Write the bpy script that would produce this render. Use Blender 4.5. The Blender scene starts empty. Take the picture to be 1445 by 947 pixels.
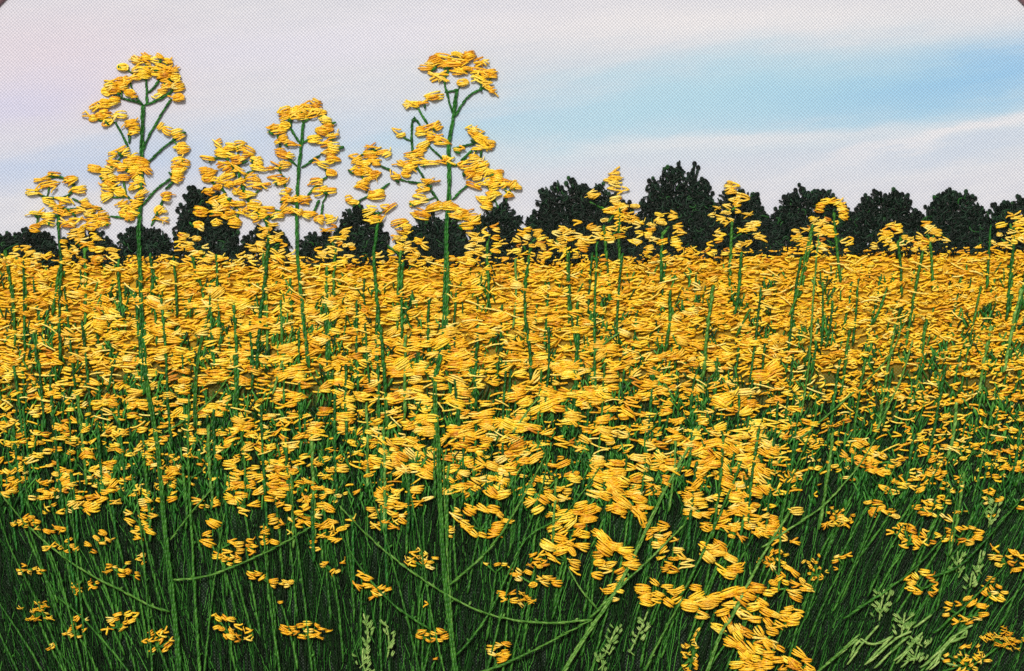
# An embroidered rapeseed field: thread stitched in relief on a printed cloth
# that is stretched in a round hoop.  The hoop stands on the ground against a
# wall in daylight, the camera looks straight at it.  Positions on the cloth are
# measured in photograph pixels (1445 x 947); one pixel of cloth is S metres.
# Everything sewn on the cloth is laid out flat (x right, y up, z off the cloth)
# and the finished hoop is stood upright at the end.
import bpy, math, random
import numpy as np
from mathutils import Matrix

S = 0.00025                      # metres of cloth per photograph pixel
W, H = 1445.0, 947.0
sc = bpy.context.scene
col = sc.collection

# ------------------------------------------------------------------ camera
CAM_D = 0.9
cam_d = bpy.data.cameras.new('camera')
cam = bpy.data.objects.new('camera', cam_d)
col.objects.link(cam)
Z0 = 0.3227                      # height of the picture's centre above the ground
cam.location = (0, -CAM_D, Z0)
cam.rotation_euler = (math.pi / 2, 0, 0)
cam_d.sensor_width = 36
cam_d.lens = 36 * CAM_D / (W * S)
cam_d.clip_start = 0.01
cam_d.clip_end = 200
sc.camera = cam

# ------------------------------------------------------------------ light
SUN_EL, SUN_AZ = 29, 259.5         # degrees; azimuth counter-clockwise from +X (the wall faces -Y, 270)
world = bpy.data.worlds.new('World')
sc.world = world
world.use_nodes = True
wn = world.node_tree
sky = wn.nodes.new('ShaderNodeTexSky')
sky.sky_type = 'NISHITA'
sky.sun_disc = False
sky.sun_elevation = math.radians(SUN_EL)
sky.sun_rotation = math.radians(90 - SUN_AZ)
sky.air_density = 1.0
sky.dust_density = 3.0
sky.ozone_density = 1.0
bg = wn.nodes['Background']
bg.inputs['Strength'].default_value = 0.085
wn.links.new(sky.outputs[0], bg.inputs[0])
sun_d = bpy.data.lights.new('sun', 'SUN')
sun_d.energy = 2.9
sun_d.angle = math.radians(11)
sun_d.color = (1.0, 0.965, 0.92)
sun = bpy.data.objects.new('sun', sun_d)
col.objects.link(sun)
sun.location = (0, -1, 2)
sun.rotation_euler = (0, math.radians(90 - SUN_EL), math.radians(SUN_AZ))
vs = sc.view_settings
vs.view_transform = 'Standard'
vs.look = 'None'
vs.gamma = 1
vs.exposure = 0.0
sc.render.filter_size = 1.1
sc.cycles.max_bounces = 3
sc.cycles.use_denoising = False

rng = np.random.default_rng(7)
random.seed(7)
U = rng.uniform


def PX(x, y, z=0.0):
    return ((x - W / 2) * S, (H / 2 - y) * S, z * S)


# ------------------------------------------------------------------ node helper
class NT:
    def __init__(self, name):
        self.m = bpy.data.materials.new(name)
        self.m.use_nodes = True
        self.t = self.m.node_tree
        self.p = self.t.nodes['Principled BSDF']

    def put(self, sock, v):
        if isinstance(v, (int, float)):
            sock.default_value = v
        elif isinstance(v, tuple):
            sock.default_value = v if len(v) == len(sock.default_value) else (*v, 1.0)
        else:
            self.t.links.new(v, sock)

    def math(self, op, a, b=0.0, c=0.0, clamp=False):
        n = self.t.nodes.new('ShaderNodeMath')
        n.operation = op
        n.use_clamp = clamp
        for s_, v in zip(n.inputs, (a, b, c)):
            self.put(s_, v)
        return n.outputs[0]

    def mix(self, f, a, b, mode='MIX'):
        n = self.t.nodes.new('ShaderNodeMix')
        n.data_type = 'RGBA'
        n.blend_type = mode
        self.put(n.inputs[0], f)
        self.put(n.inputs[6], a)
        self.put(n.inputs[7], b)
        return n.outputs[2]

    def ramp(self, f, stops):
        n = self.t.nodes.new('ShaderNodeValToRGB')
        e = n.color_ramp.elements
        while len(e) < len(stops):
            e.new(0.5)
        for q, (p, c) in zip(e, stops):
            q.position = p
            q.color = (*c, 1)
        self.put(n.inputs[0], f)
        return n.outputs[0]

    def attr(self, name):
        n = self.t.nodes.new('ShaderNodeAttribute')
        n.attribute_name = name
        return n.outputs['Fac']

    def noise(self, vec, scale, detail=3.0, rough=0.5):
        n = self.t.nodes.new('ShaderNodeTexNoise')
        if vec is not None:
            self.t.links.new(vec, n.inputs['Vector'])
        n.inputs['Scale'].default_value = scale
        n.inputs['Detail'].default_value = detail
        n.inputs['Roughness'].default_value = rough
        return n.outputs['Fac']

    def comb(self, x, y, z=0.0):
        n = self.t.nodes.new('ShaderNodeCombineXYZ')
        for s_, v in zip(n.inputs, (x, y, z)):
            self.put(s_, v)
        return n.outputs[0]

    def px_coords(self):
        """world position on the cloth in photograph pixels (x right, y down)"""
        g = self.t.nodes.new('ShaderNodeNewGeometry')
        s = self.t.nodes.new('ShaderNodeSeparateXYZ')
        self.t.links.new(g.outputs['Position'], s.inputs[0])
        x = self.math('MULTIPLY_ADD', s.outputs[0], 1 / S, W / 2)
        y = self.math('MULTIPLY_ADD', s.outputs[2], -1 / S, H / 2 + Z0 / S)
        return x, y

    def bump(self, h, strength, dist):
        n = self.t.nodes.new('ShaderNodeBump')
        n.inputs['Strength'].default_value = strength
        n.inputs['Distance'].default_value = dist
        self.t.links.new(h, n.inputs['Height'])
        self.t.links.new(n.outputs[0], self.p.inputs['Normal'])


def thread_material(name, stops, rough=0.42, spec=0.45, sheen=0.15, objmix=0.5):
    """Twisted embroidery cotton; each strand (and each object) takes its own shade."""
    n = NT(name)
    oi = n.t.nodes.new('ShaderNodeObjectInfo')
    r = n.math('MULTIPLY', oi.outputs['Random'], objmix)
    f = n.math('MULTIPLY_ADD', n.attr('shade'), 1 - objmix, r)
    c = n.ramp(f, stops)
    ph = n.math('MULTIPLY_ADD', n.attr('along'), 2 * math.pi / 5.5, n.math('MULTIPLY_ADD', n.attr('around'), 2 * math.pi * 2, n.math('MULTIPLY', n.attr('shade'), 91.0)))
    tw = n.math('MULTIPLY_ADD', n.math('SINE', ph), 0.5, 0.5)
    c2 = n.mix(0.2, c, (0.0, 0.0, 0.0), 'MIX')
    n.put(n.p.inputs['Base Color'], n.mix(n.math('POWER', tw, 0.6), c2, c))
    n.put(n.p.inputs['Roughness'], rough)
    n.put(n.p.inputs['Specular IOR Level'], spec)
    n.put(n.p.inputs['Sheen Weight'], sheen)
    n.put(n.p.inputs['Sheen Roughness'], 0.4)
    n.bump(tw, 0.3, 0.00012)
    return n.m


M = {}
M['yellow'] = thread_material('golden_thread', [(0.0, (0.46, 0.15, 0.003)), (0.26, (0.78, 0.36, 0.006)), (0.55, (0.94, 0.63, 0.022)), (1.0, (0.96, 0.79, 0.12))], objmix=.5, spec=.35, sheen=.05)
M['amber'] = thread_material('amber_thread', [(0.0, (0.50, 0.18, 0.003)), (0.25, (0.80, 0.38, 0.009)), (0.65, (0.92, 0.54, 0.020)), (1.0, (0.94, 0.66, 0.08))], objmix=.5, spec=.35, sheen=.05)
M['straw'] = thread_material('straw_thread', [(0.0, (0.70, 0.34, 0.012)), (0.5, (0.90, 0.60, 0.050)), (1.0, (0.92, 0.78, 0.24))], objmix=.5, spec=.35, sheen=.05)
M['carpet'] = thread_material('small_stitch_thread', [(0.0, (0.52, 0.20, 0.003)), (0.2, (0.78, 0.39, 0.008)), (0.45, (0.88, 0.50, 0.012)), (0.75, (0.93, 0.62, 0.03)), (1.0, (0.93, 0.78, 0.20))], objmix=0.0, spec=.3, sheen=0.0)
M['stem_dark'] = thread_material('deep_green_thread', [(0.0, (0.005, 0.045, 0.004)), (0.5, (0.012, 0.105, 0.010)), (1.0, (0.035, 0.20, 0.024))], objmix=.3, spec=.22, sheen=.04)
M['stem_mid'] = thread_material('leaf_green_thread', [(0.0, (0.010, 0.070, 0.004)), (0.5, (0.028, 0.135, 0.010)), (1.0, (0.075, 0.25, 0.028))], objmix=.3, spec=.22, sheen=.04)
M['stem_light'] = thread_material('light_green_thread', [(0.0, (0.03, 0.13, 0.010)), (0.5, (0.080, 0.22, 0.026)), (1.0, (0.18, 0.36, 0.07))], objmix=.3, spec=.22, sheen=.04)
M['sprig'] = thread_material('pale_green_thread', [(0.0, (0.08, 0.20, 0.03)), (0.5, (0.20, 0.36, 0.08)), (1.0, (0.38, 0.52, 0.16))], objmix=.3, spec=.22, sheen=.04)
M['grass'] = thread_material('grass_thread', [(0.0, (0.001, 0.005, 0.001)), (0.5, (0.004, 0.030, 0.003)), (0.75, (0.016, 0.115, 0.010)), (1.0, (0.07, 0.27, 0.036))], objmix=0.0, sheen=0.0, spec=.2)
M['tree'] = thread_material('black_green_thread', [(0.0, (0.001, 0.004, 0.002)), (0.6, (0.003, 0.010, 0.006)), (0.92, (0.012, 0.034, 0.019)), (1.0, (0.014, 0.08, 0.012))], rough=0.45, spec=0.15, sheen=0.0, objmix=0.05)


# ------------------------------------------------------------------ mesh helpers (all in pixels)
def tubes(P, R, sides=5, shade=None):
    """P (N,K,3) centre lines, R (N,K) radii -> verts, quads, attributes"""
    N, K, _ = P.shape
    d = np.empty_like(P)
    d[:, 1:-1] = P[:, 2:] - P[:, :-2]
    d[:, 0] = P[:, 1] - P[:, 0]
    d[:, -1] = P[:, -1] - P[:, -2]
    d /= np.linalg.norm(d, axis=2, keepdims=True) + 1e-9
    up = np.zeros_like(d)
    up[..., 2] = 1
    n1 = np.cross(d, up)
    ln = np.linalg.norm(n1, axis=2, keepdims=True)
    n1 = np.where(ln > 1e-3, n1 / (ln + 1e-9), np.array([1.0, 0, 0]))
    n2 = np.cross(n1, d)
    a = np.arange(sides) / sides * 2 * np.pi
    V = P[:, :, None, :] + R[:, :, None, None] * (np.cos(a)[None, None, :, None] * n1[:, :, None, :] + np.sin(a)[None, None, :, None] * n2[:, :, None, :])
    seg = np.linalg.norm(P[:, 1:] - P[:, :-1], axis=2)
    along = np.concatenate([np.zeros((N, 1)), np.cumsum(seg, axis=1)], axis=1)
    if shade is None:
        shade = rng.random(N)
    A = np.broadcast_to(along[:, :, None], (N, K, sides))
    B = np.broadcast_to((np.arange(sides) / sides)[None, None, :], (N, K, sides))
    C = np.broadcast_to(np.asarray(shade)[:, None, None], (N, K, sides))
    idx = np.arange(N * K * sides).reshape(N, K, sides)
    nx = np.roll(idx, -1, axis=2)
    F = np.stack([idx[:, :-1], nx[:, :-1], nx[:, 1:], idx[:, 1:]], axis=-1).reshape(-1, 4)
    return [V.reshape(-1, 3), F, A.reshape(-1), B.reshape(-1), C.reshape(-1)]


def join(parts):
    o, out = 0, [[], [], [], [], []]
    for v, f, a, b, c in parts:
        out[0].append(v); out[1].append(f + o); out[2].append(a); out[3].append(b); out[4].append(c)
        o += len(v)
    return [np.concatenate(q) for q in out]


def to_mesh(name, data, mat, origin=(0, 0, 0)):
    """pixel-space geometry (x right, y DOWN, z up) -> mesh in metres round origin (pixels)"""
    v, f, a, b, c = data
    v = (v - np.array(origin)) * np.array([S, -S, S])
    f = f[:, ::-1]
    me = bpy.data.meshes.new(name)
    me.vertices.add(len(v)); me.vertices.foreach_set('co', v.astype(np.float32).ravel())
    me.loops.add(f.size); me.loops.foreach_set('vertex_index', f.astype(np.int32).ravel())
    me.polygons.add(len(f))
    me.polygons.foreach_set('loop_start', np.arange(0, f.size, 4, dtype=np.int32))
    me.polygons.foreach_set('loop_total', np.full(len(f), 4, dtype=np.int32))
    me.polygons.foreach_set('use_smooth', np.ones(len(f), dtype=bool))
    for nm, q in (('along', a), ('around', b), ('shade', c)):
        at = me.attributes.new(nm, 'FLOAT', 'POINT')
        at.data.foreach_set('value', np.ascontiguousarray(q, dtype=np.float32))
    me.update(calc_edges=True)
    me.materials.append(M[mat])
    return me


def tag(o, label=None, cat=None, group=None, kind=None):
    if label: o['label'] = label
    if cat: o['category'] = cat
    if group: o['group'] = group
    if kind: o['kind'] = kind
    return o


def obj(name, me, parent=None, at=None):
    o = bpy.data.objects.new(name, me)
    col.objects.link(o)
    if parent is not None:
        o.parent = parent
    if at is not None:
        p = PX(*at)
        if parent is not None:
            q = parent.location
            p = (p[0] - q[0], p[1] - q[1], p[2] - q[2])
        o.location = p
    return o


def empty(name, x, y, z=0.5):
    o = bpy.data.objects.new(name, None)
    o.empty_display_size = 0.004
    col.objects.link(o)
    o.location = PX(x, y, z)
    return o


# height of the worked thread above the cloth: the field is worked from the horizon down,
# nearer stitches over farther ones
def zf(y):
    return 1.0 + 7.0 * np.clip((np.asarray(y, float) - 350) / 600, 0, 1)


def resample(pts, step):
    p = np.array(pts, float)
    # smooth the hand-drawn line
    for _ in range(2):
        if len(p) > 2:
            q = [p[0]]
            for i in range(len(p) - 1):
                q += [p[i] * .75 + p[i + 1] * .25, p[i] * .25 + p[i + 1] * .75]
            q.append(p[-1])
            p = np.array(q)
    s = np.concatenate([[0], np.cumsum(np.linalg.norm(p[1:] - p[:-1], axis=1))])
    n = max(2, int(round(s[-1] / step)) + 1)
    t = np.linspace(0, s[-1], n)
    return np.stack([np.interp(t, s, p[:, 0]), np.interp(t, s, p[:, 1])], axis=1)


def stem_stitch(pts, width=4.0, z=None, step=7.0, taper=1.0):
    """rows of short slanting, overlapping stitches along a line"""
    p = resample(pts, step)
    n = len(p)
    out = []
    rows = max(1, int(round(width / 3.2)))
    r0 = width / rows / 2 * 1.15
    tang = np.gradient(p, axis=0)
    tang /= np.linalg.norm(tang, axis=1, keepdims=True) + 1e-9
    nor = np.stack([-tang[:, 1], tang[:, 0]], axis=1)
    wid = np.interp(np.arange(n), [0, n - 1], [1, taper])
    for k in range(rows):
        off = (k - (rows - 1) / 2) * width / rows
        i = np.arange(n - 1)
        j = np.minimum(i + 2, n - 1)
        jit = U(-.5, .5, (n - 1, 1)) * r0 * .7
        a = p[i] + nor[i] * (off * wid[i, None] - r0 * .45 + jit)
        b = p[j] + nor[j] * (off * wid[j, None] + r0 * .45 + jit)
        t = np.array([0, .12, .5, .88, 1.0])
        xy = a[:, None] * (1 - t)[None, :, None] + b[:, None] * t[None, :, None]
        zz = zf(xy[..., 1]) + np.interp(xy[..., 1], [300, 380], [.6, 5.0]) if z is None else np.full(xy.shape[:2], float(z))
        zz = zz + np.array([-1.2, .2, .9, .2, -1.2])[None] * r0 + U(0, .5, (n - 1, 1))
        P = np.concatenate([xy, zz[..., None]], axis=2)
        R = r0 * wid[i][:, None] * np.array([.35, .85, 1, .85, .35])[None] * U(.85, 1.12, (n - 1, 1))
        out.append(tubes(P, R, 6, np.clip(U(0, 1, n - 1), 0, 1)))
    return join(out)


# ------------------------------------------------------------------ a library of flower stitches (pixels, centred on 0)
def lib_mesh(name, parts, mat):
    return to_mesh(name, join(parts), mat)


def satin(n, L=30.0, gap=2.7, r=1.27, fan=0.0, mess=1.0):
    """n strands side by side, drawn together at both ends: a plump satin-stitch flower"""
    t = np.array([0, .07, .25, .5, .75, .93, 1.0])
    prof = np.array([-.9, .2, .85, 1.0, .85, .2, -.9])
    pinch = np.array([.80, .86, .96, 1.0, .96, .86, .80]) + U(-.12, .06)
    out = []
    for lay in range(2 if n > 4 else 1):
        m = n if lay == 0 else n - 3
        y0 = (np.arange(m) - (m - 1) / 2) * gap + U(-.35, .35, m) * mess
        edge = 1 - .26 * (np.abs(y0) / (n * gap / 2 + .1)) ** 2
        half = L / 2 * edge * (1 - .15 * lay) * U(.84, 1.08, m)
        ang = U(-.09, .09, m) * mess + fan * y0 / (n * gap)
        sh = U(-1.7, 1.7, m) * mess
        xs = (t[None] * 2 - 1) * half[:, None]
        X = xs * np.cos(ang)[:, None] + sh[:, None]
        Y = xs * np.sin(ang)[:, None] + y0[:, None] * pinch[None] + U(-.25, .25, (m, 1)) * np.sin(t * np.pi)[None] * 3 * mess
        hgt = (2.0 + .34 * n) * edge + lay * 1.5
        Z = prof[None] * hgt[:, None] + .6 + U(-.7, .9, (m, 1))
        R = r * np.array([.5, .85, 1, 1, 1, .85, .5])[None] * U(.85, 1.1, (m, 1))
        out.append(tubes(np.stack([X, Y, Z], -1), np.broadcast_to(R, X.shape), 6))
    if U() < .3 * mess:
        # the working thread leaves the flower at one end
        a = U(-.8, .8)
        sg = random.choice((-1, 1))
        q = np.array([0, .3, .7, 1.0]) * U(6, 12)
        P = np.stack([sg * (L * .36 + q * math.cos(a)), q * math.sin(a) + U(-3, 3), np.array([2.2, 2.0, 1.2, -.5])], -1)
        out.append(tubes(P[None], np.full((1, 4), 1.1), 6))
    return out


def knot(w=17.0, h=12.0, r=1.45):
    """a small uneven flower: a loop of thread round a few crossing strands"""
    out = satin(max(2, int(h / 3.4)), w * .8, 2.6, 1.35, .2, .8)
    a = np.linspace(.3, 2 * np.pi + U(-.6, .2), 13)
    X = (w / 2 - r) * np.cos(a) * U(.85, 1.05, 13)
    Y = (h / 2 - r) * np.sin(a) * U(.85, 1.05, 13)
    Z = 1.2 + .8 * np.sin(a * 2) + U(-.2, .2, 13)
    out.append(tubes(np.stack([X, Y, Z], -1)[None], np.full((1, 13), r * .9), 6))
    return out


def zigzag(n, L=22.0, gap=3.4, r=1.3):
    """one loose thread laid to and fro"""
    pts = []
    y = -(n - 1) / 2 * gap
    s = 1
    for i in range(n):
        h = L / 2 * U(.55, 1.1)
        pts += [(-s * h, y + U(-.6, .6), .4), (-s * h * .55, y + U(-.3, .8), 2.2), (s * h * .5, y + gap * .5 + U(-.6, .6), 2.4)]
        y += gap * U(.8, 1.25)
        s = -s
    pts.append((-s * L * .45, y, .3))
    P = np.array(pts)
    P[:, 0] += U(-1, 1, len(P))
    return [tubes(P[None], np.full((1, len(P)), r) * U(.9, 1.1, (1, len(P))), 6)]


def loose(n, L=28.0, r=1.4):
    """strands crossing each other at odd angles"""
    t = np.array([0, .1, .5, .9, 1.0])
    ang = U(-.5, .5, n)
    half = L / 2 * U(.6, 1.1, n)
    c = np.stack([U(-5, 5, n), U(-4, 4, n)], 1)
    xs = (t[None] * 2 - 1) * half[:, None]
    X = xs * np.cos(ang)[:, None] + c[:, :1]
    Y = xs * np.sin(ang)[:, None] + c[:, 1:]
    Z = np.array([-.6, .5, 2.6, .5, -.6])[None] + np.arange(n)[:, None] * .8
    return [tubes(np.stack([X, Y, Z], -1), np.full(X.shape, r) * np.array([.6, .9, 1, .9, .6]), 6)]


LIB = {}
for mat in ('yellow', 'amber', 'straw'):
    for n in range(2, 9):
        LIB[mat, 'satin', n] = [lib_mesh('flower', satin(n, fan=random.choice((0, .15, .4, -.35)), mess=random.choice((.8, 1.1, 1.5))), mat) for _ in range(10)]
    LIB[mat, 'knot', 0] = [lib_mesh('flower', knot(U(15, 20), U(11, 15)), mat) for _ in range(6)]
    for n in range(2, 6):
        LIB[mat, 'zigzag', n] = [lib_mesh('flower', zigzag(n), mat) for _ in range(6)]
    LIB[mat, 'loose', 0] = [lib_mesh('flower', loose(random.randint(4, 6)), mat) for _ in range(7)]


def flower(parent, x, y, length, width=10.0, ang=0.0, kind='satin', mat='yellow', z=None, name='flower'):
    """place one flower of the library; ang in degrees, counter-clockwise as seen"""
    if kind == 'satin':
        n = int(np.clip(round(width / 2.7), 2, 8)); L0 = 30.0
        sy = np.clip(width / (n * 2.7), .8, 1.35)
    elif kind == 'zigzag':
        n = int(np.clip(round(width / 3.8), 2, 5)); L0 = 22.0; sy = 1.0
    elif kind == 'loose':
        n = 0; L0 = 28.0; sy = width / 12
    else:
        n = 0; L0 = 17.5; length = min(length, 19.0); sy = np.clip(width / 13.0, .6, 1.15)
    me = random.choice(LIB[mat, kind, n])
    o = bpy.data.objects.new(name, me)
    col.objects.link(o)
    if z is None:
        z = float(zf(y)) + random.uniform(-.5, 4.0)
    p = PX(x, y, z)
    o.parent = parent
    q = parent.location
    o.location = (p[0] - q[0], p[1] - q[1], p[2] - q[2])
    o.rotation_euler = (0, 0, math.radians(ang + (180 if random.random() < .5 else 0)))
    o.scale = (length / L0, sy, random.uniform(.9, 1.2))
    return o


def stem(parent, pts, width=4.0, mat='stem_dark', z=None, name='stem', step=7.0, taper=1.0):
    me = to_mesh(name, stem_stitch(pts, width, z, step, taper), mat, (pts[-1][0], pts[-1][1], 0))
    return obj(name, me, parent, (pts[-1][0], pts[-1][1], 0))


# ================================================================== the setting
# ground under the hoop
def quad_obj(name, vs_, fs_, mat, parent=None):
    me = bpy.data.meshes.new(name)
    me.from_pydata(vs_, [], fs_)
    me.materials.append(mat)
    o = bpy.data.objects.new(name, me)
    col.objects.link(o)
    o.parent = parent
    return o


g = NT('ground_stone')
tc = g.t.nodes.new('ShaderNodeTexCoord')
gn = g.noise(tc.outputs['Object'], 6.0, 6.0, 0.65)
gf = g.noise(tc.outputs['Object'], 140.0, 4.0, 0.7)
g.put(g.p.inputs['Base Color'], g.mix(gf, g.ramp(gn, [(0.3, (0.20, 0.17, 0.14)), (0.7, (0.34, 0.30, 0.26))]), (0.26, 0.23, 0.20)))
g.put(g.p.inputs['Roughness'], 0.8)
g.bump(gf, 0.4, 0.002)
ground = quad_obj('ground', [(-60, -60, 0), (60, -60, 0), (60, 60, 0), (-60, 60, 0)], [(0, 1, 2, 3)], g.m)
tag(ground, 'plain grey-brown ground under the embroidery hoop', None, None, 'structure')
g = NT('wall_plaster')
tc = g.t.nodes.new('ShaderNodeTexCoord')
gn = g.noise(tc.outputs['Object'], 3.0, 6.0, 0.6)
gf = g.noise(tc.outputs['Object'], 90.0, 4.0, 0.7)
g.put(g.p.inputs['Base Color'], g.ramp(gn, [(0.3, (0.40, 0.39, 0.38)), (0.7, (0.50, 0.49, 0.475))]))
g.put(g.p.inputs['Roughness'], 0.85)
g.bump(gf, 0.4, 0.002)
WY = 72 * S + .0006
wall = quad_obj('wall', [(x_, y_, z_) for x_ in (-3, 3) for y_ in (WY, WY + .2) for z_ in (0, 2.6)],
                [(0, 4, 5, 1), (2, 3, 7, 6), (0, 1, 3, 2), (4, 6, 7, 5), (1, 5, 7, 3)], g.m)
tag(wall, 'plain plastered wall behind the embroidery hoop', 'wall', None, 'structure')

# ------------------------------------------------------------------ the printed cloth
HC = (722.5, 722.0)            # centre of the hoop
HR = 1014.5                    # inner radius of its outer ring


def weave(n, x, y, p=2.45):
    """plain weave: height of the thread on top, threads p pixels apart; slightly uneven"""
    vec = n.comb(n.math('MULTIPLY', x, .004), n.math('MULTIPLY', y, .004))
    wob = n.noise(vec, 9.0, 4.0)
    wx = n.math('MULTIPLY_ADD', wob, 5.0, x)
    wy = n.math('MULTIPLY_ADD', wob, -4.0, y)
    a = n.math('SINE', n.math('MULTIPLY', wx, math.pi / p))
    b = n.math('SINE', n.math('MULTIPLY', wy, math.pi / p))
    return n.math('MULTIPLY_ADD', n.math('MULTIPLY', a, b), 0.5, 0.5)


def streak(n, x, y, cx, cy, lx, ly, deg):
    c, s_ = math.cos(math.radians(deg)), math.sin(math.radians(deg))
    dx = n.math('SUBTRACT', x, cx)
    dy = n.math('SUBTRACT', y, cy)
    u = n.math('MULTIPLY_ADD', dx, c / lx, n.math('MULTIPLY', dy, -s_ / lx))
    v = n.math('MULTIPLY_ADD', dx, s_ / ly, n.math('MULTIPLY', dy, c / ly))
    q = n.math('MULTIPLY_ADD', u, u, n.math('MULTIPLY', v, v))
    return n.math('EXPONENT', n.math('MULTIPLY', q, -1.0))


def cloth_finish(n, colour, w, lo):
    n.put(n.p.inputs['Base Color'], n.mix(n.math('POWER', w, 0.8), lo, colour))
    n.put(n.p.inputs['Roughness'], 0.75)
    n.put(n.p.inputs['Specular IOR Level'], 0.25)
    n.put(n.p.inputs['Sheen Weight'], 0.1)
    n.bump(w, 0.35, 0.0003)


n = NT('sky_print')
x0, y0 = n.px_coords()
v = n.comb(n.math('MULTIPLY', x0, .0022), n.math('MULTIPLY_ADD', y0, .011, n.math('MULTIPLY', x0, .0014)))
n1 = n.noise(v, 2.4, 6.0, .6)
n2 = n.noise(v, 5.0, 4.0, .55)
x = n.math('MULTIPLY_ADD', n1, 160.0, n.math('SUBTRACT', x0, 80.0))
y = n.math('MULTIPLY_ADD', n1, 46.0, n.math('SUBTRACT', y0, 23.0))
base = n.mix(n2, (0.54, 0.58, 0.675), (0.66, 0.685, 0.74))
for (cx, cy, lx, ly, dg, c, k) in [
        (70, 90, 200, 90, 0, (0.64, 0.57, 0.67), .65),
        (20, 150, 110, 34, 10, (0.52, 0.55, 0.78), .6),
        (120, 235, 330, 28, 4, (0.42, 0.54, 0.76), .75),
        (330, 195, 260, 34, 6, (0.42, 0.56, 0.76), .6),
        (450, 60, 330, 34, 6, (0.62, 0.64, 0.78), .6),
        (640, 185, 190, 22, 12, (0.34, 0.56, 0.78), .55),
        (1150, 134, 430, 74, 3, (0.33, 0.60, 0.75), .85),
        (880, 160, 280, 46, 13, (0.34, 0.59, 0.74), .7),
        (1330, 118, 240, 46, 9, (0.24, 0.50, 0.74), .7),
        (1445, 95, 150, 30, 14, (0.20, 0.46, 0.76), .6),
        (1180, 218, 300, 16, 4, (0.50, 0.60, 0.72), .6),
        (1390, 205, 170, 12, 10, (0.48, 0.58, 0.72), .6),
        (900, 245, 330, 22, 3, (0.56, 0.61, 0.71), .55),
        (1000, 30, 420, 30, 2, (0.71, 0.715, 0.75), .7), (1400, 178, 260, 10, 13, (0.72, 0.72, 0.76), .65), (1050, 198, 300, 12, 3, (0.70, 0.705, 0.745), .55)]:
    f = n.math('MULTIPLY', streak(n, x, y, cx, cy, lx, ly, dg), k, clamp=True)
    base = n.mix(f, base, c)
w = weave(n, x0, y0)
cloth_finish(n, base, w, n.mix(.46, base, (0.14, 0.14, 0.18)))
M['sky_print'] = n.m

n = NT('field_print')
x0, y0 = n.px_coords()
v = n.comb(n.math('MULTIPLY', x0, .02), n.math('MULTIPLY', y0, .03))
nn = n.noise(v, 1.2, 5.0, .6)
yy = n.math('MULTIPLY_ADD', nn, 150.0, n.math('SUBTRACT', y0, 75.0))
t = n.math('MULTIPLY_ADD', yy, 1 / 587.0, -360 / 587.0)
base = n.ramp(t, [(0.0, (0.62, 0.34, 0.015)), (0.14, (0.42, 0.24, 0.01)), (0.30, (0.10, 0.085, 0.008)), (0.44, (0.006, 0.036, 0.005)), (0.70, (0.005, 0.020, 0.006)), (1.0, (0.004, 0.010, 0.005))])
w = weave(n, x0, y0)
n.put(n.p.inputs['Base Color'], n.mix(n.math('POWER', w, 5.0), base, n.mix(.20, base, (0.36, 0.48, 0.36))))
n.put(n.p.inputs['Roughness'], 0.8)
n.put(n.p.inputs['Specular IOR Level'], 0.12)
n.bump(w, 0.35, 0.0003)
M['field_print'] = n.m


def horizon(x):
    return 361.0 - 12.0 / (1 + math.exp(-(x - 900) / 40))


def cloth_piece(name, upper):
    """the part of the round cloth above or below the printed horizon, with slack and puckers"""
    vs_, fs_ = [], []
    nx, ny = 140, 60
    for j in range(ny + 1):
        for i in range(nx + 1):
            px = HC[0] + (HR + 14) * math.sin(math.pi / 2 * (2 * i / nx - 1))
            dx = px - HC[0]
            e = math.sqrt(max(0.0, (HR + 14) ** 2 - dx * dx))
            hz = min(max(horizon(px), HC[1] - e), HC[1] + e)
            a, b = (HC[1] - e, hz) if upper else (hz, HC[1] + e)
            py = a + (b - a) * j / ny
            z = 1.0 * math.sin(px * .013 + py * .004) * math.sin(py * .011) - 1.5
            for (sx, sy) in ((205, 200), (425, 230), (635, 200)):
                d2 = ((px - sx) / 90) ** 2 + ((py - sy) / 130) ** 2
                z += .5 * math.exp(-d2) * math.sin(px * .21)
            vs_.append(PX(px, py, z))
    for j in range(ny):
        for i in range(nx):
            q = j * (nx + 1) + i
            fs_.append((q, q + nx + 1, q + nx + 2, q + 1))
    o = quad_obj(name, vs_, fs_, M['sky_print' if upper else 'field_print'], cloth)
    o.data.polygons.foreach_set('use_smooth', [True] * len(fs_))
    return o


cloth = bpy.data.objects.new('embroidery_cloth', None)
col.objects.link(cloth)
tag(cloth, 'woven cloth printed with pale cloudy blue sky above and dark green field below', 'cloth')
cloth_piece('printed_sky', True)['label'] = 'pale lavender and blue cloudy sky printed on the cloth'
cloth_piece('printed_meadow', False)['label'] = 'dark green and yellow field printed on the cloth'


# ------------------------------------------------------------------ the hoop
def ring(name, r0, r1, z0, z1, mat, parent):
    """ring with rounded edges, radii and heights in pixels"""
    b = 6.0
    prof = [(r0, z0), (r0, z1 - b), (r0 + b * .3, z1 - b * .3), (r0 + b, z1), (r1 - b, z1), (r1 - b * .3, z1 - b * .3), (r1, z1 - b), (r1, z0)]
    m, k = 220, len(prof)
    vs_ = [PX(HC[0] + r * math.cos(2 * math.pi * i / m), HC[1] - r * math.sin(2 * math.pi * i / m), z) for i in range(m) for r, z in prof]
    fs_ = [(i * k + j, i * k + (j + 1) % k, ((i + 1) % m) * k + (j + 1) % k, ((i + 1) % m) * k + j) for i in range(m) for j in range(k)]
    o = quad_obj(name, vs_, fs_, mat, parent)
    o.data.polygons.foreach_set('use_smooth', [True] * len(fs_))
    return o


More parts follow.
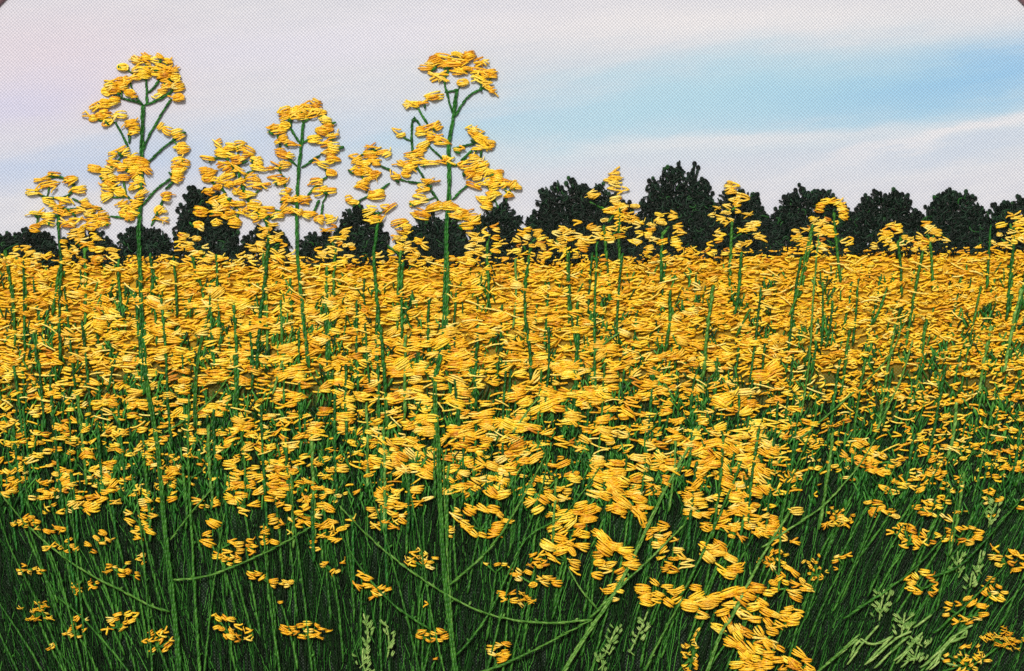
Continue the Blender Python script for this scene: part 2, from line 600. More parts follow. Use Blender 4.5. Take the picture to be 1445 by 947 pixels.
n = NT('mauve_stained_wood')
tc = n.t.nodes.new('ShaderNodeTexCoord')
wn_ = n.noise(tc.outputs['Object'], 60.0, 5.0, .6)
n.put(n.p.inputs['Base Color'], n.ramp(wn_, [(0.3, (0.13, 0.07, 0.085)), (0.7, (0.22, 0.13, 0.15))]))
n.put(n.p.inputs['Roughness'], 0.5)
hoop = bpy.data.objects.new('embroidery_hoop', None)
col.objects.link(hoop)
tag(hoop, 'mauve-brown round embroidery hoop whose rim cuts both top corners', 'hoop')
ring('outer_ring', HR + 1, HR + 30, -70, 7, n.m, hoop)
ring('inner_ring', HR - 26, HR - 1, -72, -8, n.m, hoop)

# ================================================================== frames of the tracing
FR = {'A': (0, 0, .338), 'B': (480, 0, .338), 'C': (960, 0, .338), 'D': (0, 300, .338), 'E': (480, 300, .338), 'F': (960, 300, .338),
      'G': (0, 620, .3453), 'H': (480, 620, .3453), 'I': (960, 620, .3452), 'P': (0, 0, 1.0)}


def T(fr, *pts):
    ox, oy, s_ = FR[fr]
    return [(ox + a * s_, oy + b * s_) for a, b in pts]


# ------------------------------------------------------------------ trees along the horizon
def tree(x0, x1, top, base, label, lace=.3, peak=.5):
    """dark stitched tree: crown of looped black-green thread, twigs at its edge, trunk below"""
    cx, cy = (x0 + x1) / 2, base
    root = empty('tree', cx, base, .3)
    tag(root, label, 'tree', 'dark trees along the horizon')
    w_, h_ = (x1 - x0) / 2, base - top
    pk = x0 + (x1 - x0) * peak

    ph = U(0, 6, 4)

    def edge(x):
        u = (x - pk) / (x1 - pk if x > pk else pk - x0)
        if abs(u) >= 1:
            return base
        k = (1 - abs(u) ** 2.4) ** .5
        k *= .95 + .05 * math.sin(x * .31 + ph[0]) + .04 * math.sin(x * .17 + ph[1])
        return base - h_ * min(k, 1.04)
    # crown: small loops
    N = int((x1 - x0) * h_ / 12)
    pts = []
    while len(pts) < N:
        x = U(x0 + 2, x1 - 2)
        e = edge(x)
        y = U(e, base + 10)
        depth = (y - e) / max(h_, 1)
        if depth < .42 and U() < lace * (1 - depth / .42) * 2.0 * (.55 + .45 * math.sin(x * .55 + ph[2]) * math.sin(y * .6 + ph[3])):
            continue
        pts.append((x, y))
    P = []
    for x, y in pts:
        a0 = U(0, 6.28)
        turn = U(-1, 1) * 1.0
        p = [np.array([x, y])]
        for k in range(6):
            a0 += turn + U(-.5, .5)
            p.append(p[-1] + np.array([math.cos(a0), math.sin(a0)]) * U(2.0, 3.6))
        p = np.array(p)
        p -= p.mean(0) - np.array([x, y])
        zz = U(.2, 2.6) + np.array([-.6, .6, 1.2, 1.4, 1.2, .6, -.6])
        P.append(np.concatenate([p, zz[:, None]], 1))
    P = np.array(P)
    crown = tubes(P, np.full(P.shape[:2], 1.2) * U(.8, 1.15, (len(P), 1)), 5, U(0, 1, len(P)) ** 1.3)
    obj('crown', to_mesh('crown', crown, 'tree', (cx, base, 0)), root, (cx, base, 0))
    # twigs standing off the edge, each a stroke ending in a loop
    k = max(10, int((x1 - x0) / 4))
    for i in range(k):
        x = x0 + (x1 - x0) * (i + .5 + U(-.3, .3)) / k
        y = edge(x) + U(-3, 8)
        if y > base - 12:
            continue
        dx, dy = (x - cx) / w_ * 1.3 + U(-.35, .35), -1.0
        ln = math.hypot(dx, dy)
        dx, dy = dx / ln, dy / ln
        L = U(10, 20); x += dx * 2; y += dy * 2
        out = [stem_stitch([(x - dx * L, y - dy * L), (x, y)], 2.6, 1.2, 5.0)]
        a = np.linspace(0, 6.5, 9)
        r = U(1.2, 2.0)
        loop = np.stack([x + dx * r + r * np.cos(a), y + dy * r + r * 1.2 * np.sin(a), np.full(9, 1.4)], 1)
        out.append(tubes(loop[None], np.full((1, 9), 1.5), 5))
        obj('twig', to_mesh('twig', join(out), 'tree', (x - dx * L, y - dy * L, 0)), root, (x - dx * L, y - dy * L, 0))
    # trunk: upright strands, mostly behind the flowers
    m = 5
    tx = cx + (np.arange(m) - 2) * 2.6
    tt = np.linspace(0, 1, 5)
    TP = np.stack([tx[:, None] + (tx[:, None] - cx) * (tt[None] - .5) * -.4, np.broadcast_to(base + 14 - (h_ * .55 + 14) * tt, (m, 5)), np.broadcast_to(np.array([-.5, 1, 1.4, 1, -.5]), (m, 5))], -1)
    obj('trunk', to_mesh('trunk', tubes(TP, np.full((m, 5), 1.5), 5), 'tree', (cx, base, 0)), root, (cx, base, 0))


for a in [(-30, 34, 330, 364, 'low dark tree cut by the left edge, above the yellow field', .2, .6),
          (20, 80, 326, 364, 'low dark tree behind the leftmost loop of yellow flowers', .2, .5),
          (84, 162, 328, 364, 'low broad dark tree between the two leftmost flowering plants', .3, .45),
          (164, 244, 322, 364, 'dark tree behind the thick stem of the tall left plant', .35, .4),
          (247, 336, 266, 362, 'tall dark tree behind the bushy plant between the two left giants', .55, .3),
          (338, 408, 322, 364, 'low dark tree left of the stem of the arched plant', .3, .5),
          (424, 482, 330, 364, 'low dark tree right of the stem of the arched plant', .3, .5),
          (474, 548, 296, 362, 'dark tree under the small plant left of the tall middle plant', .45, .3),
          (560, 662, 306, 364, 'dark tree crossed by the stem of the tall middle plant', .4, .55),
          (664, 742, 288, 362, 'dark tree just right of the tall middle plant', .4, .5),
          (742, 908, 256, 360, 'wide dark tree with spiky upper left edge, behind a small pointed plant', .6, .34),
          (896, 1018, 234, 356, 'tallest dark tree, round and lacy at the top', .75, .55),
          (1000, 1090, 268, 352, 'dark tree behind the pointed plant right of the tallest tree', .3, .4),
          (1086, 1206, 264, 350, 'dark tree with an arched yellow flower at its right shoulder', .55, .45),
          (1196, 1306, 270, 348, 'round dark tree, second whole one right of the tallest tree with no arch', .5, .5),
          (1298, 1396, 269, 346, 'dark tree with a blunt peak, second from the right edge', .55, .45),
          (1384, 1475, 282, 344, 'dark tree cut by the right edge of the picture', .5, .5)]:
    tree(*a[:3], a[3], a[4], a[5], a[6])


# ------------------------------------------------------------------ grass and the carpet of small stitches
def horizontal_limit(x, table):
    return np.interp(x, [p[0] for p in table], [p[1] for p in table])


FULL = [(0, 520), (150, 540), (300, 500), (430, 540), (620, 560), (800, 540), (930, 540), (1060, 590), (1130, 490), (1280, 460), (1445, 480)]
FADE = [(0, 765), (150, 770), (300, 715), (430, 765), (620, 735), (800, 735), (930, 735), (1060, 780), (1130, 705), (1280, 725), (1445, 735)]


def fill(x, y):
    """0..1 how much of the cloth is covered with yellow"""
    h = np.where(np.asarray(x) > 900, 348.0, 361.0)
    f, g_ = horizontal_limit(x, FULL), horizontal_limit(x, FADE)
    q = np.clip((g_ - y) / (g_ - f), 0, 1)
    return np.where(y < h, 0, q)


def lean(x, y):
    """how the grass leans: fanning out from low in the middle (dx per unit of rise)"""
    return (x - 560) / 900 * .5


# dark grass: long thin lines of stitches
parts = []
N = 6000
gx = U(-150, 1595, N)
g0 = U(600, 1080, N)
gl = U(50, 230, N)
K = 9
tt = np.linspace(0, 1, K)
top = np.maximum(g0 - gl, 545 + U(0, 60, N))
ln = lean(gx, g0) + rng.normal(0, .2, N)
yy = g0[:, None] + (top - g0)[:, None] * tt[None]
xx = gx[:, None] + ln[:, None] * (g0[:, None] - yy) + U(-1.8, 1.8, (N, K)) + np.cumsum(U(-1.5, 1.5, (N, K)), 1)
zz = .5 + U(0, 3.5, (N, 1)) + U(-.5, .5, (N, K))
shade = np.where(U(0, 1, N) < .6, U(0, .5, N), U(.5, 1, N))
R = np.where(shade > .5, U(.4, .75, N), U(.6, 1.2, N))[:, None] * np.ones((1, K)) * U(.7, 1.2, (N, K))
parts.append(tubes(np.stack([xx, yy, zz], -1), R, 5, shade))
# green speckle of short stitches showing between the flowers
N = 3800
gx, gy = U(-10, 1455, N), U(375, 720, N)
keep = (gy > 540) | (U(0, 1, N) < .34)
gx, gy = gx[keep], gy[keep]
N = len(gx)
a = np.pi / 2 + U(-.6, .6, N)
L = U(4, 11, N)
t5 = np.array([-1, -.6, 0, .6, 1.0])
zz = zf(gy)[:, None] * .8 + U(0, 2.2, (N, 1)) + np.array([-1, .2, .8, .2, -1])[None]
parts.append(tubes(np.stack([gx[:, None] + np.cos(a)[:, None] * L[:, None] * t5, gy[:, None] + np.sin(a)[:, None] * L[:, None] * t5, zz], -1), np.full((N, 5), 1.25), 5, .45 + .55 * U(0, 1, N)))
# patches of green showing through the crowd
N = 4200
k_ = rng.integers(0, 420, N)
cx_, cy_ = U(-5, 1450, 420), 385 + 320 * U(0, 1, 420) ** .7
gx, gy = cx_[k_] + rng.normal(0, 6, N), cy_[k_] + rng.normal(0, 9, N)
a = np.pi / 2 + U(-.7, .7, N)
L = U(4, 9, N)
zz = zf(gy)[:, None] + U(1.5, 4.5, (N, 1)) + np.array([-1, .2, .8, .2, -1])[None]
parts.append(tubes(np.stack([gx[:, None] + np.cos(a)[:, None] * L[:, None] * t5, gy[:, None] + np.sin(a)[:, None] * L[:, None] * t5, zz], -1), np.full((N, 5), 1.25), 5, .4 + .6 * U(0, 1, N)))
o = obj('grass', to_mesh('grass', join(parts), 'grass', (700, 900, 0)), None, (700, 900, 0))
tag(o, 'dense thin dark green grass stitched over the lower cloth', 'grass', None, 'stuff')

# the carpet of small yellow stitches
parts = []
N = 13400
sx, sy = U(-130, 1575, N), U(344, 700, N)
keep = U(0, 1, N) < fill(sx, sy) * np.where(sy > 520, .3, np.where(sy > 425, .85, 1.0))
sx, sy = sx[keep], sy[keep]
N = len(sx)
a = rng.normal(0, .22, N) + .1
L = U(5, 13, N)
zz = zf(sy)[:, None] + U(-.8, 1.8, (N, 1)) + np.array([-1.2, .2, 1.1, .2, -1.2])[None]
bend = U(-2.2, 2.2, (N, 1)) * np.array([0, .6, 1, .6, 0])[None]
parts.append(tubes(np.stack([sx[:, None] + np.cos(a)[:, None] * L[:, None] * t5, sy[:, None] - np.sin(a)[:, None] * L[:, None] * t5 + bend, zz], -1), np.full((N, 5), 1.3) * U(.8, 1.15, (N, 1)), 5, U(.02, .75, N)))
# longer pale threads lying loose on top
N = 380
sx, sy = U(-5, 1450, N), U(366, 640, N)
keep = U(0, 1, N) < fill(sx, sy)
sx, sy = sx[keep], sy[keep]
N = len(sx)
a = rng.normal(-.05, .3, N)
L = U(7, 15, N)
zz = zf(sy)[:, None] + U(3.5, 6.5, (N, 1)) + np.array([-2.5, .2, .8, .2, -2.5])[None]
bend = U(-3, 3, (N, 1)) * np.array([0, .6, 1, .6, 0])[None]
parts.append(tubes(np.stack([sx[:, None] + np.cos(a)[:, None] * L[:, None] * t5, sy[:, None] - np.sin(a)[:, None] * L[:, None] * t5 + bend, zz], -1), np.full((N, 5), 1.05), 5, U(.8, 1.0, N)))
o = obj('flower_carpet', to_mesh('flower_carpet', join(parts), 'carpet', (700, 500, 0)), None, (700, 500, 0))
tag(o, 'carpet of countless small yellow thread stitches below the horizon', 'blossom', None, 'stuff')


# ================================================================== the tall traced plants
def plant(label, stems, branches, flowers, frame, group=None, z=.4, mat='yellow', dz=.7, ssize=1.1, stem_mat='stem_dark'):
    """stems: (points, width); branches: point lists; flowers: (x, y[, length, width, angle, kind]) in the frame's units"""
    ox, oy, s_ = FR[frame]
    p0 = stems[0][0][0] if stems else T(frame, flowers[0][:2])[0]
    root = empty('rapeseed_plant', p0[0], p0[1])
    tag(root, label, 'plant', group)
    for pts, wd in stems:
        low = [p for p in pts if p[1] > 545]
        high = [p for p in pts if p[1] <= 560]
        if len(low) > 1:
            stem(root, low + high[:1], wd * 1.1, 'stem_mid', None, 'stem', 7.0, .9)
        stem(root, high, wd, stem_mat, None, 'stem', 7.0, .75)
    for b in branches:
        stem(root, T(frame, *b), 2.8, stem_mat, z + .2, 'branch', 6.0, .9)
    for f in flowers:
        x_, y_ = T(frame, f[:2])[0]
        L = (f[2] if len(f) > 2 and f[2] else U(42, 60)) * s_ * ssize
        wd = (f[3] if len(f) > 3 and f[3] else U(24, 36)) * s_ * ssize
        an = f[4] if len(f) > 4 and f[4] is not None else U(-16, 20)
        kd = f[5] if len(f) > 5 else random.choices(('satin', 'knot', 'loose'), (.80, .12, .08))[0]
        zb = max(z, float(zf(y_))) + U(0, 2.5) * dz
        flower(root, x_, y_, L, wd, an, kd, mat if U() < .8 else 'amber', zb)
    ways = [resample(q_, 5) for q_ in [T(frame, *b) for b in branches] + [p_[0] for p_ in stems]]
    ways = np.concatenate(ways)
    for f in flowers[::2]:
        x_, y_ = T(frame, f[:2])[0]
        d_ = np.hypot(ways[:, 0] - x_, ways[:, 1] - y_ - 6)
        k_ = int(d_.argmin())
        if 6 < d_[k_] < 42:
            stem(root, [tuple(ways[k_]), ((ways[k_][0] + x_) / 2 + U(-2, 2), (ways[k_][1] + y_) / 2 + 2), (x_, y_)], 2.0, 'stem_mid', z, 'stalk', 6.0)
    for f in flowers[1:] if frame in 'AB' else []:
        x_, y_ = T(frame, f[:2])[0]
        flower(root, x_ + U(-9, 9), y_ + U(-6, 6), U(11, 17), U(6, 9), U(-30, 35), random.choice(('satin', 'satin', 'zigzag')), random.choice(('yellow', 'straw', 'amber')), max(z, float(zf(y_))) + U(1, 3))
    # small green sepals between the flowers
    for f in flowers[::3]:
        x_, y_ = T(frame, f[:2])[0]
        x_ += U(-8, 8); y_ += U(2, 8)
        stem(root, [(x_, y_), (x_ + U(-9, 9), y_ - U(2, 6))], 3.2, stem_mat, max(z, float(zf(y_))) + 2.5, 'sepal', 5.0)
    return root


TALL = 'tall flowering plants rising above the horizon'
plant('tallest plant of the left group, on a thick stem running down to the bottom edge',
      [(T('G', (740, 960), (718, 700), (680, 400), (648, 0)) + T('D', (612, 700), (600, 540), (590, 300), (578, 60)) + T('A', (588, 870), (592, 640), (598, 440)), 6.2)],
      [[(600, 440), (540, 415), (480, 405)], [(602, 440), (565, 405)], [(612, 440), (614, 385), (610, 335)], [(622, 390), (662, 340)], [(602, 440), (660, 420), (715, 385)],
       [(592, 640), (625, 560), (690, 450), (715, 415)], [(540, 620), (510, 560), (480, 510)], [(540, 600), (540, 540)], [(598, 690), (640, 660), (690, 610), (745, 570)],
       [(595, 860), (640, 800), (720, 740)], [(690, 790), (738, 745)], [(590, 870), (530, 820)], [(630, 945), (660, 880), (692, 812)]],
      [(515, 282, 54, 46, 0, 'knot'), (572, 250), (612, 245), (652, 250), (700, 256), (590, 282), (640, 280), (680, 282), (722, 292), (600, 312, 60, 34), (575, 325), (690, 318, 66, 34), (735, 325), (655, 305),
       (745, 362, 50, 40), (700, 350), (672, 395, 60, 18, 32), (745, 408, 48, 46, 10, 'knot'), (460, 352), (500, 338), (540, 335), (478, 378, 60, 36), (542, 388, 46, 34, 0, 'knot'), (446, 382, 46, 40, 0, 'knot'), (510, 362),
       (400, 448), (440, 432), (474, 428), (388, 494, 56, 38, 0, 'knot'), (436, 470, 70, 36), (452, 510, 64, 44), (505, 480), (420, 485), (548, 518, 56, 40, 12), (562, 540),
       (697, 545, 50, 30, -30), (737, 555, 50, 32, 20), (760, 604, 46, 24, 8), (768, 624), (745, 668), (772, 680), (742, 700), (745, 722, 50, 36), (740, 742),
       (695, 812, 44, 26), (664, 876, 50, 50, 40, 'knot'), (676, 918, 60, 10, -20), (470, 650), (478, 682), (396, 706, 60, 34, -8), (440, 718), (528, 638), (558, 660), (590, 676, 70, 40), (512, 700), (562, 712), (604, 700),
       (460, 744), (516, 742), (578, 748), (450, 782), (500, 802, 66, 40), (566, 776), (584, 816), (446, 820), (520, 860), (568, 852), (520, 892), (560, 886), (542, 908), (470, 760), (540, 680)],
      'A', TALL)
plant('small looping plant of scattered yellow flowers near the left edge',
      [(T('D', (258, 620), (250, 420), (262, 200), (240, 60)) + T('A', (250, 900), (240, 860)), 4.0)],
      [[(180, 745), (230, 735), (290, 745), (318, 780), (290, 822), (230, 832), (160, 815), (145, 800)], [(300, 830), (370, 855), (430, 875)], [(240, 865), (310, 880), (370, 850)], [(150, 895), (200, 905), (250, 900), (330, 870)], [(460, 903), (520, 908)]],
      [(225, 726, 56, 18, -12), (172, 750, 66, 18, 0), (206, 770, 76, 22, 10), (300, 752, 54, 34, 20), (327, 792, 66, 30, 5), (138, 803, 60, 26, 5), (200, 838, 56, 26, -15), (262, 832, 80, 18, -8), (240, 866, 70, 22), (150, 890, 70, 20, -6),
       (200, 902, 60, 30), (255, 886, 70, 20, -10), (318, 882, 70, 20, 10), (362, 856, 70, 24), (402, 868, 70, 20, -8), (420, 905, 60, 26), (380, 900, 50, 30), (390, 930, 60, 30), (430, 925, 60, 30), (285, 936, 60, 30), (150, 945, 60, 20), (205, 930, 60, 20), (320, 920, 60, 18)],
      'A', TALL)
plant('bushy yellow plant between the two tallest left plants, dark tree behind it',
      [(T('D', (1075, 660), (1082, 480), (1110, 290), (1128, 20)) + T('A', (1080, 900), (1010, 800), (995, 690)), 4.5)],
      [[(990, 740), (960, 680), (940, 655)], [(995, 690), (992, 640)], [(1020, 760), (1030, 720)], [(920, 870), (940, 800)], [(1000, 870), (940, 830)]],
      [(868, 660, 64, 20, -8), (914, 606, 56, 26, -40), (926, 640, 60, 34), (874, 718, 66, 36, 10), (866, 745, 56, 40, 0, 'knot'), (962, 612), (1000, 604, 56, 30), (1040, 630, 56, 30, -30), (960, 642), (1072, 668, 60, 30, -20), (1084, 702, 66, 28, -15),
       (936, 692), (990, 668), (1000, 708, 70, 20, -30), (910, 752), (910, 782), (870, 800), (960, 770), (1000, 762), (1065, 770, 90, 16, 0), (1105, 770, 60, 14), (930, 830), (990, 800), (1040, 812), (1062, 856, 60, 40, -10), (1000, 850), (836, 882, 60, 44),
       (900, 888), (960, 892), (1020, 885), (830, 940, 50, 46, 0, 'knot'), (900, 930), (980, 932), (1060, 900), (940, 860), (1050, 740), (890, 840), (960, 730)],
      'A', TALL)
plant('arched plant with an open oval of yellow flowers, right of the bushy one',
      [(T('D', (1300, 930), (1292, 650), (1275, 500), (1258, 340), (1244, 200), (1238, 40)) + T('A', (1242, 800), (1246, 700), (1260, 605), (1266, 515)), 5.0)],
      [[(1256, 606), (1216, 540)], [(1262, 602), (1292, 580)], [(1242, 692), (1196, 655)], [(1258, 702), (1335, 648)], [(1285, 818), (1330, 762), (1365, 738)], [(1308, 890), (1332, 835)], [(1340, 905), (1346, 850)], [(1195, 790), (1182, 735)], [(1300, 590), (1330, 560)], [(1170, 620), (1165, 600)]],
      [(1160, 546, 76, 26, 8), (1150, 530, 50, 24), (1192, 524), (1192, 490), (1222, 472), (1192, 466), (1252, 456), (1284, 440), (1322, 440), (1342, 470), (1302, 480), (1262, 486), (1362, 500), (1372, 532), (1342, 546), (1382, 570), (1312, 580), (1352, 600), (1392, 612),
       (1382, 640), (1352, 686, 66, 28), (1392, 666), (1384, 722, 56, 36), (1320, 756), (1370, 796, 66, 24), (1330, 800), (1182, 580), (1216, 600), (1170, 632), (1184, 648), (1152, 692, 66, 18), (1190, 690), (1148, 740, 64, 18), (1182, 756), (1192, 806), (1232, 832),
       (1190, 832), (1272, 832), (1122, 872), (1150, 902), (1240, 880), (1292, 892), (1332, 912), (1382, 918), (1200, 880), (1100, 900), (1320, 460), (1240, 470)],
      'A', TALL)
plant('small ragged plant just left of the tall middle plant',
      [(T('E', (198, 900), (190, 750), (178, 560), (155, 380), (140, 170)) + T('B', (150, 990), (160, 930), (158, 885)), 4.5)],
      [[(80, 655), (112, 632)], [(160, 690), (215, 712)], [(205, 762), (165, 800), (100, 825), (60, 850), (100, 882), (160, 892)], [(110, 755), (112, 805)]],
      [(140, 620, 66, 28, 10), (176, 636, 50, 20), (124, 644, 60, 28), (70, 670, 50, 26, 20), (104, 682), (140, 668), (78, 716, 44, 40), (112, 716), (145, 728), (110, 752, 64, 24), (96, 772, 50, 36), (148, 815, 74, 44), (54, 844, 60, 30), (120, 886, 70, 26),
       (205, 870, 66, 20, 32), (150, 918, 56, 34), (130, 920, 60, 24)],
      'B', TALL)
plant('tall middle plant on a thick stem, flat-topped yellow head above open branches',
      [(T('H', (475, 960), (430, 600), (410, 300), (402, 0)) + T('E', (400, 860), (395, 700), (430, 560), (440, 330), (444, 60)) + T('B', (455, 820), (455, 680), (450, 600), (470, 520), (486, 380)), 6.0)],
      [[(470, 470), (450, 410), (434, 338)], [(478, 490), (530, 400), (592, 370)], [(436, 388), (495, 373)], [(415, 845), (370, 780), (315, 690)], [(432, 668), (372, 612)], [(468, 835), (500, 800), (535, 772)], [(450, 690), (495, 695), (530, 665)], [(505, 672), (550, 628)],
       [(470, 622), (560, 600)], [(300, 645), (297, 505), (308, 480), (338, 532)], [(368, 525), (326, 455)], [(280, 758), (342, 766)], [(690, 855), (696, 820)], [(648, 840), (664, 872)], [(586, 670), (590, 620)]],
      [(362, 285, 66, 22, -3), (395, 254, 60, 40), (432, 240, 80, 28), (490, 228, 84, 26), (538, 236, 56, 40), (580, 262, 40, 40), (470, 266, 90, 28), (420, 320, 80, 40, -3), (512, 346, 76, 56, 3), (530, 288, 70, 26), (572, 296, 70, 24), (612, 304, 84, 28, -3), (636, 316, 44, 26),
       (500, 300, 60, 24), (582, 330, 60, 24, -30), (612, 362, 66, 24, -38), (630, 376, 50, 20, -35), (500, 256, 70, 26), (440, 270, 70, 26), (390, 402, 84, 30, 5), (296, 438, 66, 30, 3), (346, 432, 46, 18, 18),
       (256, 565, 60, 24, 15), (372, 532, 90, 22, 22), (402, 526, 50, 18, 25), (338, 556), (382, 572), (425, 592, 76, 30, -18), (350, 606, 60, 28, 25), (330, 632, 60, 26, 25), (302, 644, 66, 26, 5), (270, 682, 66, 20, 12), (310, 672), (368, 682, 84, 22, 0), (424, 676, 56, 16), (462, 674, 46, 18), (488, 626, 36, 16),
       (545, 534, 50, 30), (562, 556, 60, 36, -20), (584, 580, 70, 36, -25), (610, 602, 60, 34, -30), (634, 602, 30, 30), (572, 622, 50, 14), (520, 690), (560, 690), (542, 720), (592, 716), (572, 742), (622, 720), (650, 722), (610, 762), (652, 760), (690, 762), (660, 740), (722, 772, 40, 44, 60), (556, 775, 70, 22, -20),
       (712, 808, 40, 20, -30), (640, 815, 60, 36), (600, 832, 60, 34), (612, 862, 50, 30), (236, 740, 66, 30, 8), (276, 726, 50, 40), (290, 700), (380, 762, 60, 20, 22), (346, 795, 70, 18, 15), (334, 826, 64, 26), (320, 848, 66, 18), (392, 866, 76, 34), (340, 896, 76, 36), (250, 930, 76, 28, 14), (460, 862, 84, 34), (512, 882, 70, 26),
       (542, 906, 70, 26), (480, 902, 70, 26), (562, 928, 60, 26), (530, 946), (560, 660), (600, 690), (640, 780)],
      'B', TALL)


def pointed(label, apex, spread, base, n_, stem_pts, group, mat='straw', size=.8):
    """small pointed plant of thin looped thread, like a loose pyramid"""
    root = empty('rapeseed_plant', stem_pts[0][0], stem_pts[0][1])
    tag(root, label, 'plant', group)
    stem(root, stem_pts, 3.4, 'stem_mid', float(zf(base)) + 2, 'stem', 6.0)
    for i in range(n_):
        t_ = (i + U(0, 1)) / n_
        t_ = t_ ** .8
        y_ = apex[1] + (base - apex[1]) * t_
        w_ = 8 + spread * t_ ** .8
        x_ = apex[0] + U(-1, 1) * w_ + (stem_pts[0][0] - apex[0]) * t_ * .4
        kd = random.choices(('satin', 'zigzag', 'knot', 'loose'), (.4, .34, .16, .1))[0]
        flower(root, x_, y_, U(14, 24) * size, U(8, 12) * size, U(-16, 20), kd, mat if U() < .6 else 'yellow', max(.6, float(zf(y_))) + U(0, 2.0))
    for k in range(3):
        t_ = U(.3, .8)
        y_ = apex[1] + (base - apex[1]) * t_
        stem(root, [(stem_pts[-1][0] * .5 + stem_pts[0][0] * .5, y_ + 12), (stem_pts[-1][0] + U(-1, 1) * spread * t_, y_)], 2.6, 'stem_mid', 2.0, 'branch', 6.0)
    return root


SM = 'small pointed plants in front of the dark trees'
pointed('pointed plant of looped yellow thread before the wide spiky tree', (860, 240), 52, 345, 46, [(862, 430), (855, 360), (852, 318)], SM)
pointed('small yellow plant between the wide spiky tree and the tallest tree', (885, 285), 26, 345, 16, [(874, 372), (873, 340), (874, 292)], SM)
pointed('small yellow plant low in front of the tallest dark tree', (940, 296), 24, 350, 18, [(933, 400), (934, 360), (934, 330)], SM)
pointed('pointed yellow plant in the gap right of the tallest tree', (1036, 254), 38, 348, 40, [(1029, 405), (1031, 350), (1033, 312)], SM)
pointed('plant with two pale stems at the foot of the tree with the arch', (1150, 305), 30, 352, 22, [(1128, 420), (1140, 360), (1146, 316)], SM)
a_ = pointed('plant with an arch of yellow flowers at the tree shoulder', (1178, 284), 26, 348, 18, [(1186, 400), (1180, 350), (1176, 300)], SM)
for q in np.linspace(0, 1, 11):
    an = math.pi * (1 - q)
    flower(a_, 1174 + 18 * math.cos(an), 297 - 18 * math.sin(an) + 10 * q, 13, 8, U(-15, 15), 'satin', 'yellow', 3 + U(0, 2))
pointed('low yellow plant at the foot of the round dark tree', (1262, 316), 30, 352, 22, [(1272, 420), (1270, 370), (1266, 340)], SM)
pointed('low yellow plant at the foot of the tree with a blunt peak', (1312, 316), 22, 352, 16, [(1316, 410), (1314, 370), (1312, 340)], SM)
pointed('yellow plant rising at the right edge before the last tree', (1430, 300), 26, 352, 22, [(1424, 440), (1428, 370), (1431, 316)], SM)
pointed('small yellow plant just right of the tall middle plant, below its branches', (748, 320), 24, 362, 18, [(740, 480), (742, 400), (748, 350)], SM)
pointed('small yellow plant under the right branches of the tall middle plant', (686, 318), 34, 362, 20, [(690, 430), (688, 380), (688, 340)], SM)
pointed('small yellow plant under the left branches of the tall middle plant', (575, 322), 38, 366, 24, [(560, 470), (562, 400), (566, 350)], SM)
pointed('small yellow plant between the arched plant and the ragged plant', (478, 318), 36, 366, 22, [(472, 470), (470, 410), (474, 350)], SM)
pointed('low yellow plant between the tall left plant and the bushy one', (262, 330), 34, 368, 20, [(286, 520), (296, 440), (270, 360)], SM)
pointed('low yellow plant under the scattered loop near the left edge', (118, 318), 46, 366, 30, [(120, 500), (122, 420), (120, 350)], SM)
pointed('low yellow plant in front of the two leftmost trees', (30, 348), 30, 372, 14, [(36, 480), (38, 420), (34, 370)], SM)
pointed('low yellow plant between the bushy plant and the arched plant', (384, 316), 30, 366, 22, [(372, 480), (374, 420), (380, 350)], SM)
pointed('low yellow plant under the wide spiky tree', (800, 318), 34, 362, 22, [(803, 460), (802, 400), (800, 350)], SM)

# ------------------------------------------------------------------ the crowd of plants in the field
def size_at(x, y):
    s_ = 14 + 8.5 * math.exp(-((x - 640) / 330) ** 2 - ((y - 530) / 150) ** 2)
    s_ += 10 * math.exp(-((x - 1060) / 60) ** 2 - ((y - 590) / 90) ** 2)
    s_ += 7 * math.exp(-((x - 850) / 150) ** 2 - ((y - 690) / 60) ** 2)
    s_ += 6 * math.exp(-((x - 230) / 180) ** 2 - ((y - 450) / 80) ** 2)
    if y < 400:
        s_ *= .85
    if x > 1120:
        s_ *= .80
    return s_


COLUMNS = ['the left edge', 'the left side of the scattered loop', 'the right side of the scattered loop', 'the left flowers of the tall left plant', 'the stem of the tall left plant',
           'the gap right of the tall left plant', 'the left side of the bushy plant', 'the right side of the bushy plant', 'the stem of the arched plant', 'the right side of the arched plant',
           'the small ragged plant', 'the left branches of the tall middle plant', 'the stem of the tall middle plant', 'the right branches of the tall middle plant', 'the gap right of the tall middle plant',
           'the left edge of the spiky tree', 'the middle of the spiky tree', 'the right edge of the spiky tree', 'the left half of the tallest tree', 'the right half of the tallest tree',
           'the pointed plant beside the tallest tree', 'the left edge of the arch-flower tree', 'the middle of the arch-flower tree', 'the right edge of the arch-flower tree', 'the round dark tree',
           'the right edge of the round tree', 'the blunt-peaked tree', 'the last tree at right', 'the right edge']
ORD = ['top', 'second', 'third', 'fourth', 'fifth', 'sixth', 'seventh', 'eighth', 'ninth']
cells = []
cw, ch = 52, 50
for j in range(9):
    for i in range(29):
        x = (i + .5 + (.5 if j % 2 else 0)) * cw - 26 + U(-12, 12)
        y = 385 + j * ch + U(-14, 14)
        cells.append((x, y, i, j))
cells.sort(key=lambda c: c[1])
